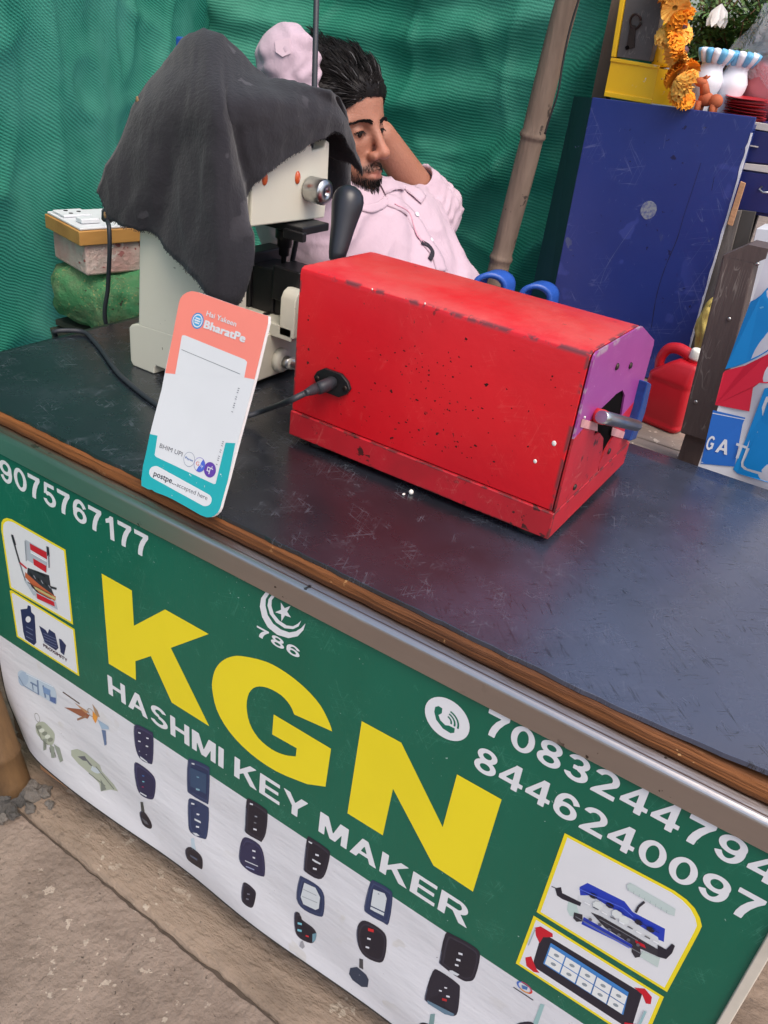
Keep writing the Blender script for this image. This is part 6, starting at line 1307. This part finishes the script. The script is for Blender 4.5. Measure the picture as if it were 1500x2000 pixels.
rim = np.clip((z-hairline)[used]/.022, 0, 1); rim = np.clip((z-hairline)[used]/.05, 0, 1)**.8; lift = .0012+rim*(.003+.015*np.clip((lz-.005)/.06, 0, 1))*(1+.4*np.array([mnoise.noise(Vector((a*22, b*40, c*22))) for a, b, c in zip(lx, ly, lz)])); hv = hv+NV[used]*lift[:, None]*hs; liftv = np.zeros(len(V)); liftv[used] = lift
hair = qmesh('hair', hv, rm[hq], m_hair, man)
random.seed(11); st = MB(); idxs = np.where(hm)[0]
for i in random.choices(list(idxs), k=7500):
    l = L[i]; p = Vector(V[i]); n = Vector(NV[i]); topf = max(0, min(1, (l[2]-.03)/.06)); front = max(0, min(1, (l[0]-.02)/.05))
    d = Vector(HR @ np.array([-.75+.15*front, .25*math.copysign(1, l[1])*(1-topf)+random.uniform(-.12, .12), -.55*(1-topf)+.35*topf*front])); d = (d+n*(.10+.22*topf)).normalized()
    ln = hs*(.013+.013*topf)*random.uniform(.6, 1.25); q_ = p*55; c = (Vector((mnoise.noise(q_), mnoise.noise(q_+V3((7, 1, 3))), mnoise.noise(q_+V3((2, 9, 5)))))*.013+Vector((random.uniform(-1, 1), random.uniform(-1, 1), random.uniform(-1, 1)))*.0012)*topf
    rm_ = max(0, min(1, (l[2]-hairline[i])/.022)); p0 = p+n*(liftv[i]*hs-.0012); pts = [p0, p0+(d*.4+n*.35)*ln*.6+c*.4, p0+(d*.75+n*.25)*ln+c, p0+d*ln*1.25+n*ln*.08+c*1.6]
    st.tube(pts, [.0008, .0008, .0007, .0003], 3, m=1 if (front > .55 and topf > .2 and random.random() < .10 and l[1] < .02) else 0, cap=False)
st.build('hair_strands', [m_hair, m_hairg], hair, weld=False)
st = MB(); bi = np.where(bdf > .42)[0]
if len(bi):
    for i in random.choices(list(bi), k=5200):
        l = L[i]; p = Vector(V[i]); n = Vector(NV[i]); low = max(0, min(1, (-.075-l[2])/.03)); d = Vector(HR @ np.array([.15, .1*math.copysign(1, l[1]), -1.0])); ln = hs*(.0045+.012*low)*random.uniform(.6, 1.3)
        st.tube([p, p+(d*.5+n*.5)*ln*.6, p+(d*.85+n*.25)*ln], [.0006, .0006, .0002], 3, cap=False)
for s_ in (1, -1):
    for k in range(170):
        t = random.random(); yy = s_*(.010+.044*t); zz = .0165+.0065*math.sin(min(1, t*1.15)*2.4)-.004*t+random.uniform(-.0034, .0034)*(1-.6*t); o_ = H(.14, yy, zz)
        r = bvh.ray_cast(Vector(o_), Vector(-fw)); 
        if r[0] is None: continue
        d = Vector(HR @ np.array([.1, s_*.9, .35-.7*t])).normalized(); st.tube([r[0], r[0]+(d*.8+r[1]*.2)*.005, r[0]+(d+r[1]*.05)*.009], [.0007, .0007, .0002], 3, cap=False)
    for k in range(50):
        t = random.uniform(-1, 1); o_ = H(.14, s_*(.0325+.014*t), .0035-.004*t*t); r = bvh.ray_cast(Vector(o_), Vector(-fw))
        if r[0] is None: continue
        d = Vector(HR @ np.array([.8, s_*.2*t, -.6])).normalized(); st.tube([r[0], r[0]+d*.006], [.0006, .0002], 3, cap=False)
st.build('beard', m_hair, man, weld=False)
m_eye = mat('eye_white', S(196, 180, 168), .2, var=0, spec=.6); m_iris = mat('dark_iris', S(26, 16, 12), .15, var=0, spec=.7)
for s_ in (1, -1):
    c = Vector(H(.0745, s_*.0325, -.0012)); mb = MB(); mb.ball(c, .0112*hs, 18); e = mb.build('eye', m_eye, man)
    dv = Vector(HR @ np.array([1, -.25, -.25])).normalized(); mb = MB(); mb.lathe(c+dv*.0098*hs, dv, [(0, .0058*hs), (.0012*hs, .0046*hs), (.0017*hs, .001)], 16); mb.build('iris', m_iris, e)
# shirt
m_shirt = mat('pink_cotton', S(194, 170, 181), .9, var=.3, vs=6, col2=S(174, 148, 161), spec=.15, bump=.35, bs=34, stretch=(1, 1, .6), sheen=.1)
g = Field(np.minimum.reduce([RE_, SR_, PV, LE_])-.16, np.maximum.reduce([RE_, LE_, SL_, PV, NB_])+.15, .0042)
g.cone(MS*.72+NB_*.28, PV*.97+MS*.03, .108, .126, .05); g.cone(SR_, SL_, .062, .062, .06); g.cone(SR_*.8+MS*.2, PV+(SR_-MS)*.55, .085, .09, .05); g.cone(SL_*.8+MS*.2, PV+(SL_-MS)*.55, .085, .09, .05)
g.cone(NB_-upv*.050, MS, .058, .08, .05)
g.cone(SR_, RE_, .064, .047, .045); g.cone(RE_, RW_, .047, .045, .025, cut=.34); g.cone(SL_, LE_, .066, .056, .045); g.cone(LE_, LW_, .055, .047, .025, cut=.44)
ub = lambda a, b: (b-a)/np.linalg.norm(b-a)
g.cone(RE_+(RW_-RE_)*.15, RW_, .038, .040, .006, 'sub'); g.cone(LE_+(LW_-LE_)*.30, LW_, .043, .041, .006, 'sub'); g.cone(NB_-upv*.0, H(-.02, 0, .0), .060, .075, .01, 'sub')
V2, Q2 = g.mesh(); V2 = relax(V2, Q2, 3, .5); N2 = normals(V2, Q2); disp_ = np.zeros(len(V2))
def along(P, a, b): e = b-a; t = ((P-a) @ e)/(e @ e); return t, np.linalg.norm(P-a-np.clip(t, 0, 1)[:, None]*e, axis=1)
nA = np.array([mnoise.noise(Vector(p*9)) for p in V2]); nB = np.array([mnoise.noise(Vector(p*22)) for p in V2])
for a, b, k0_ in ((SL_, LE_, .5), (LE_, LW_, .5), (SR_, RE_, .4), (RE_, RW_, .4)):
    t, dd_ = along(V2, a, b); Ln = np.linalg.norm(b-a); wgt = (dd_ < .085)*np.exp(-(np.minimum(np.abs(t), np.abs(1-t))/.45)**2); disp_ += wgt*.0019*np.sin(t*Ln*2*math.pi/.030+nA*9+nB*6)*(.4+1.2*np.clip(nB+.3, 0, 1))
ub2 = ub(MS, PV); ch = (V2-MS) @ ub2; cx_ = (V2-MS) @ ub(SR_, SL_); disp_ += .0035*(1-np.abs(nA*1.6+nB*.5))**4 + .0045*np.sin((ch*.8+cx_*.9)*42+nA*6)*np.exp(-((ch-.12)/.22)**2)*.8 + .0035*nB*.8+.005*nA*.6
V2 = V2+N2*disp_[:, None]; shirt = qmesh('shirt', V2, Q2, m_shirt, man); sb = BVHTree.FromPolygons(V2.tolist(), Q2.tolist())
m_seam = mat('pink_seam', S(206, 150, 166), .9, var=.2); m_tuck = mat('shirt_gap_dark', S(40, 36, 46), .9)
# collar: two leaves round the neck
mb = MB(); ctr = NB_+upv*.034+fw*.004; rows = []
cf = fw-upv*.0
for i in range(33):
    a = math.radians(28+304*i/32); d = fw*math.cos(a)+lf_*math.sin(a); fr_ = max(0, math.cos(a)); r = .070+.010*fr_
    base_ = ctr+d*r-upv*(.020+.028*fr_)
    rows.append([base_+d*.004, base_+upv*.030+d*.002, base_+upv*.036+d*.006, base_+upv*.028+d*.014, base_+d*.022-upv*(.004+.022*max(0, fr_-.5)*2)])
mb.grid([[tuple(q) for q in r] for r in rows]); mb.build('collar', m_shirt, shirt, solid=.002)
def on_shirt(px): 
    r = sb.ray_cast(cam.location if False else Vector(CAMP), Vector(ray(*px)).normalized()); return (r[0], r[1]) if r[0] is not None else (None, None)
def strip(px, wd, name, m, lift=.002, th=.0012):
    pts = [on_shirt(p) for p in catmull(px, 26)]; pts = [p for p in pts if p[0] is not None]; rows = []
    if len(pts) < 4: return
    for i, (p, n) in enumerate(pts):
        tg = (pts[min(i+1, len(pts)-1)][0]-pts[max(i-1, 0)][0]).normalized(); s_ = tg.cross(n).normalized()*wd/2; rows.append([p-s_+n*lift*.9, p-s_*.5+n*lift, p+n*lift, p+s_*.5+n*lift, p+s_+n*lift*.9])
    mb = MB(); mb.grid(rows); mb.build(name, m, shirt, solid=th)
strip([(742, 364), (768, 360), (798, 367), (826, 392)], .036, 'collar', m_shirt, .0035, .0012); strip([(700, 404), (722, 408), (742, 402), (756, 390)], .016, 'collar', m_shirt, .0025, .001)
strip([(752, 388), (786, 404), (812, 436), (832, 470), (852, 500), (862, 530)], .030, 'placket', m_shirt)
strip([(770, 400), (796, 415), (806, 440), (814, 462), (832, 480)], .0022, 'seam', m_seam, .0030)
strip([(822, 474), (836, 482), (843, 494), (838, 508)], .010, 'shirt_gap', m_tuck, .003)
for px in ((813, 420), (841, 470)):
    p, n = on_shirt(px)
    if p is not None: mb = MB(); mb.lathe(p+n*.003, n, [(0, .0048), (.0016, .0046), (.002, .003)], 12); mb.build('button', m_por, shirt)
q = [on_shirt(p) for p in ((538, 82), (566, 76), (567, 104), (553, 111), (540, 102))]
if all(a[0] is not None for a in q):
    mb = MB(); mb.prism([a[0]+a[1]*.0005 for a in q], [a[0]+a[1]*.003 for a in q]); mb.build('sleeve_tab', mat('pale_pink_tab', S(206, 180, 190), .9, var=.1), shirt)
# trousers, shoes (behind the counter)
m_jean = mat('blue_denim', S(44, 70, 132), .9, var=.4, vs=30, spec=.15)
sx_ = ub(SR_, SL_); tr = Field((-.85, .72, -.80), (.10, 1.30, -.02), .008); hip = PV
K1, K2 = np.array([-.25, .86, -.24]), np.array([-.24, 1.12, -.24]); F1, F2 = np.array([-.20, .86, -.70]), np.array([-.18, 1.14, -.70])
h1, h2 = hip+np.array([.02, -.09, -.02]), hip+np.array([.02, .09, -.02]); tr.cone(h1, h2, .115, .115, .05)
for a, b, c in ((h1, K1, F1), (h2, K2, F2)): tr.cone(a, b, .092, .07, .05); tr.cone(b, c, .066, .05, .03)
V4, Q4 = tr.mesh(); V4 = relax(V4, Q4, 2); qmesh('trousers', V4, Q4, m_jean, man)
m_shoe = mat('brown_shoe', S(70, 48, 36), .5)
for c in (F1, F2): 
    mb = MB(); mb.ball((c[0]+.06, c[1], -.735), (.125, .046, .042), 18); mb.ball((c[0]-.01, c[1], -.71), (.05, .042, .06), 14); mb.build('shoe', m_shoe, man)
# blue plastic chair
ch_ = thing('plastic_chair', V3((-.60, 1.0, -.79)), 'bright blue plastic armchair under the man in the pink shirt', 'chair')
mb = MB(); mb.box(-.82, -.34, .76, 1.26, -.355, -.335); mb.build('seat', m_blu, ch_, bevel=.008)
mb = MB(); P = [[(-.83-.20*t-.03*math.cos(s*1.5), 1.01+s*.235, -.335+.40*t) for s in np.linspace(-1, 1, 9)] for t in np.linspace(0, 1, 8)]; mb.grid(P); mb.build('backrest', m_blu, ch_, solid=.010)
for px_a, px_b, yy in (((936, 546), (992, 552), None), ((1026, 566), (1078, 576), None)): pass
def arm(pa, pb, dpt, y_back):
    a, b = np.array(at(*pa, d=dpt)), np.array(at(*pb, d=dpt)); m_ = (a+b)/2; u = ub(a, b); r = np.linalg.norm(b-a)/2; mb = MB(); rows = []
    for i in range(13):
        t = math.radians(180-15*i); q = m_+u*r*math.cos(t)+np.array([0, 0, 1])*r*.75*math.sin(t); rows.append([tuple(q+np.array([0, s_*.022, 0])) for s_ in (-1, -.6, 0, .6, 1)])
    rows = [[tuple(np.array(p)+np.array([0, 0, -.40])+np.array([-.02, 0, 0])) for p in rows[0]]]+rows+[[tuple(np.array(p)+np.array([0, 0, -.38])+np.array([.02, 0, 0])) for p in rows[-1]]]
    mb.grid(rows); mb.build('armrest', m_blu, ch_, solid=.010)
arm((937, 552), (993, 560), 1.62, 0); arm((1026, 572), (1080, 582), 1.72, 0)
for x in (-.80, -.37):
    for y in (.79, 1.23): mb = MB(); mb.prism([V3((x+a, y+b, -.79)) for a, b in ((-.018, -.018), (.018, -.018), (.018, .018), (-.018, .018))], [V3((x+a, y+b, -.356)) for a, b in ((-.026, -.026), (.026, -.026), (.026, .026), (-.026, .026))]); mb.build('leg', m_blu, ch_)
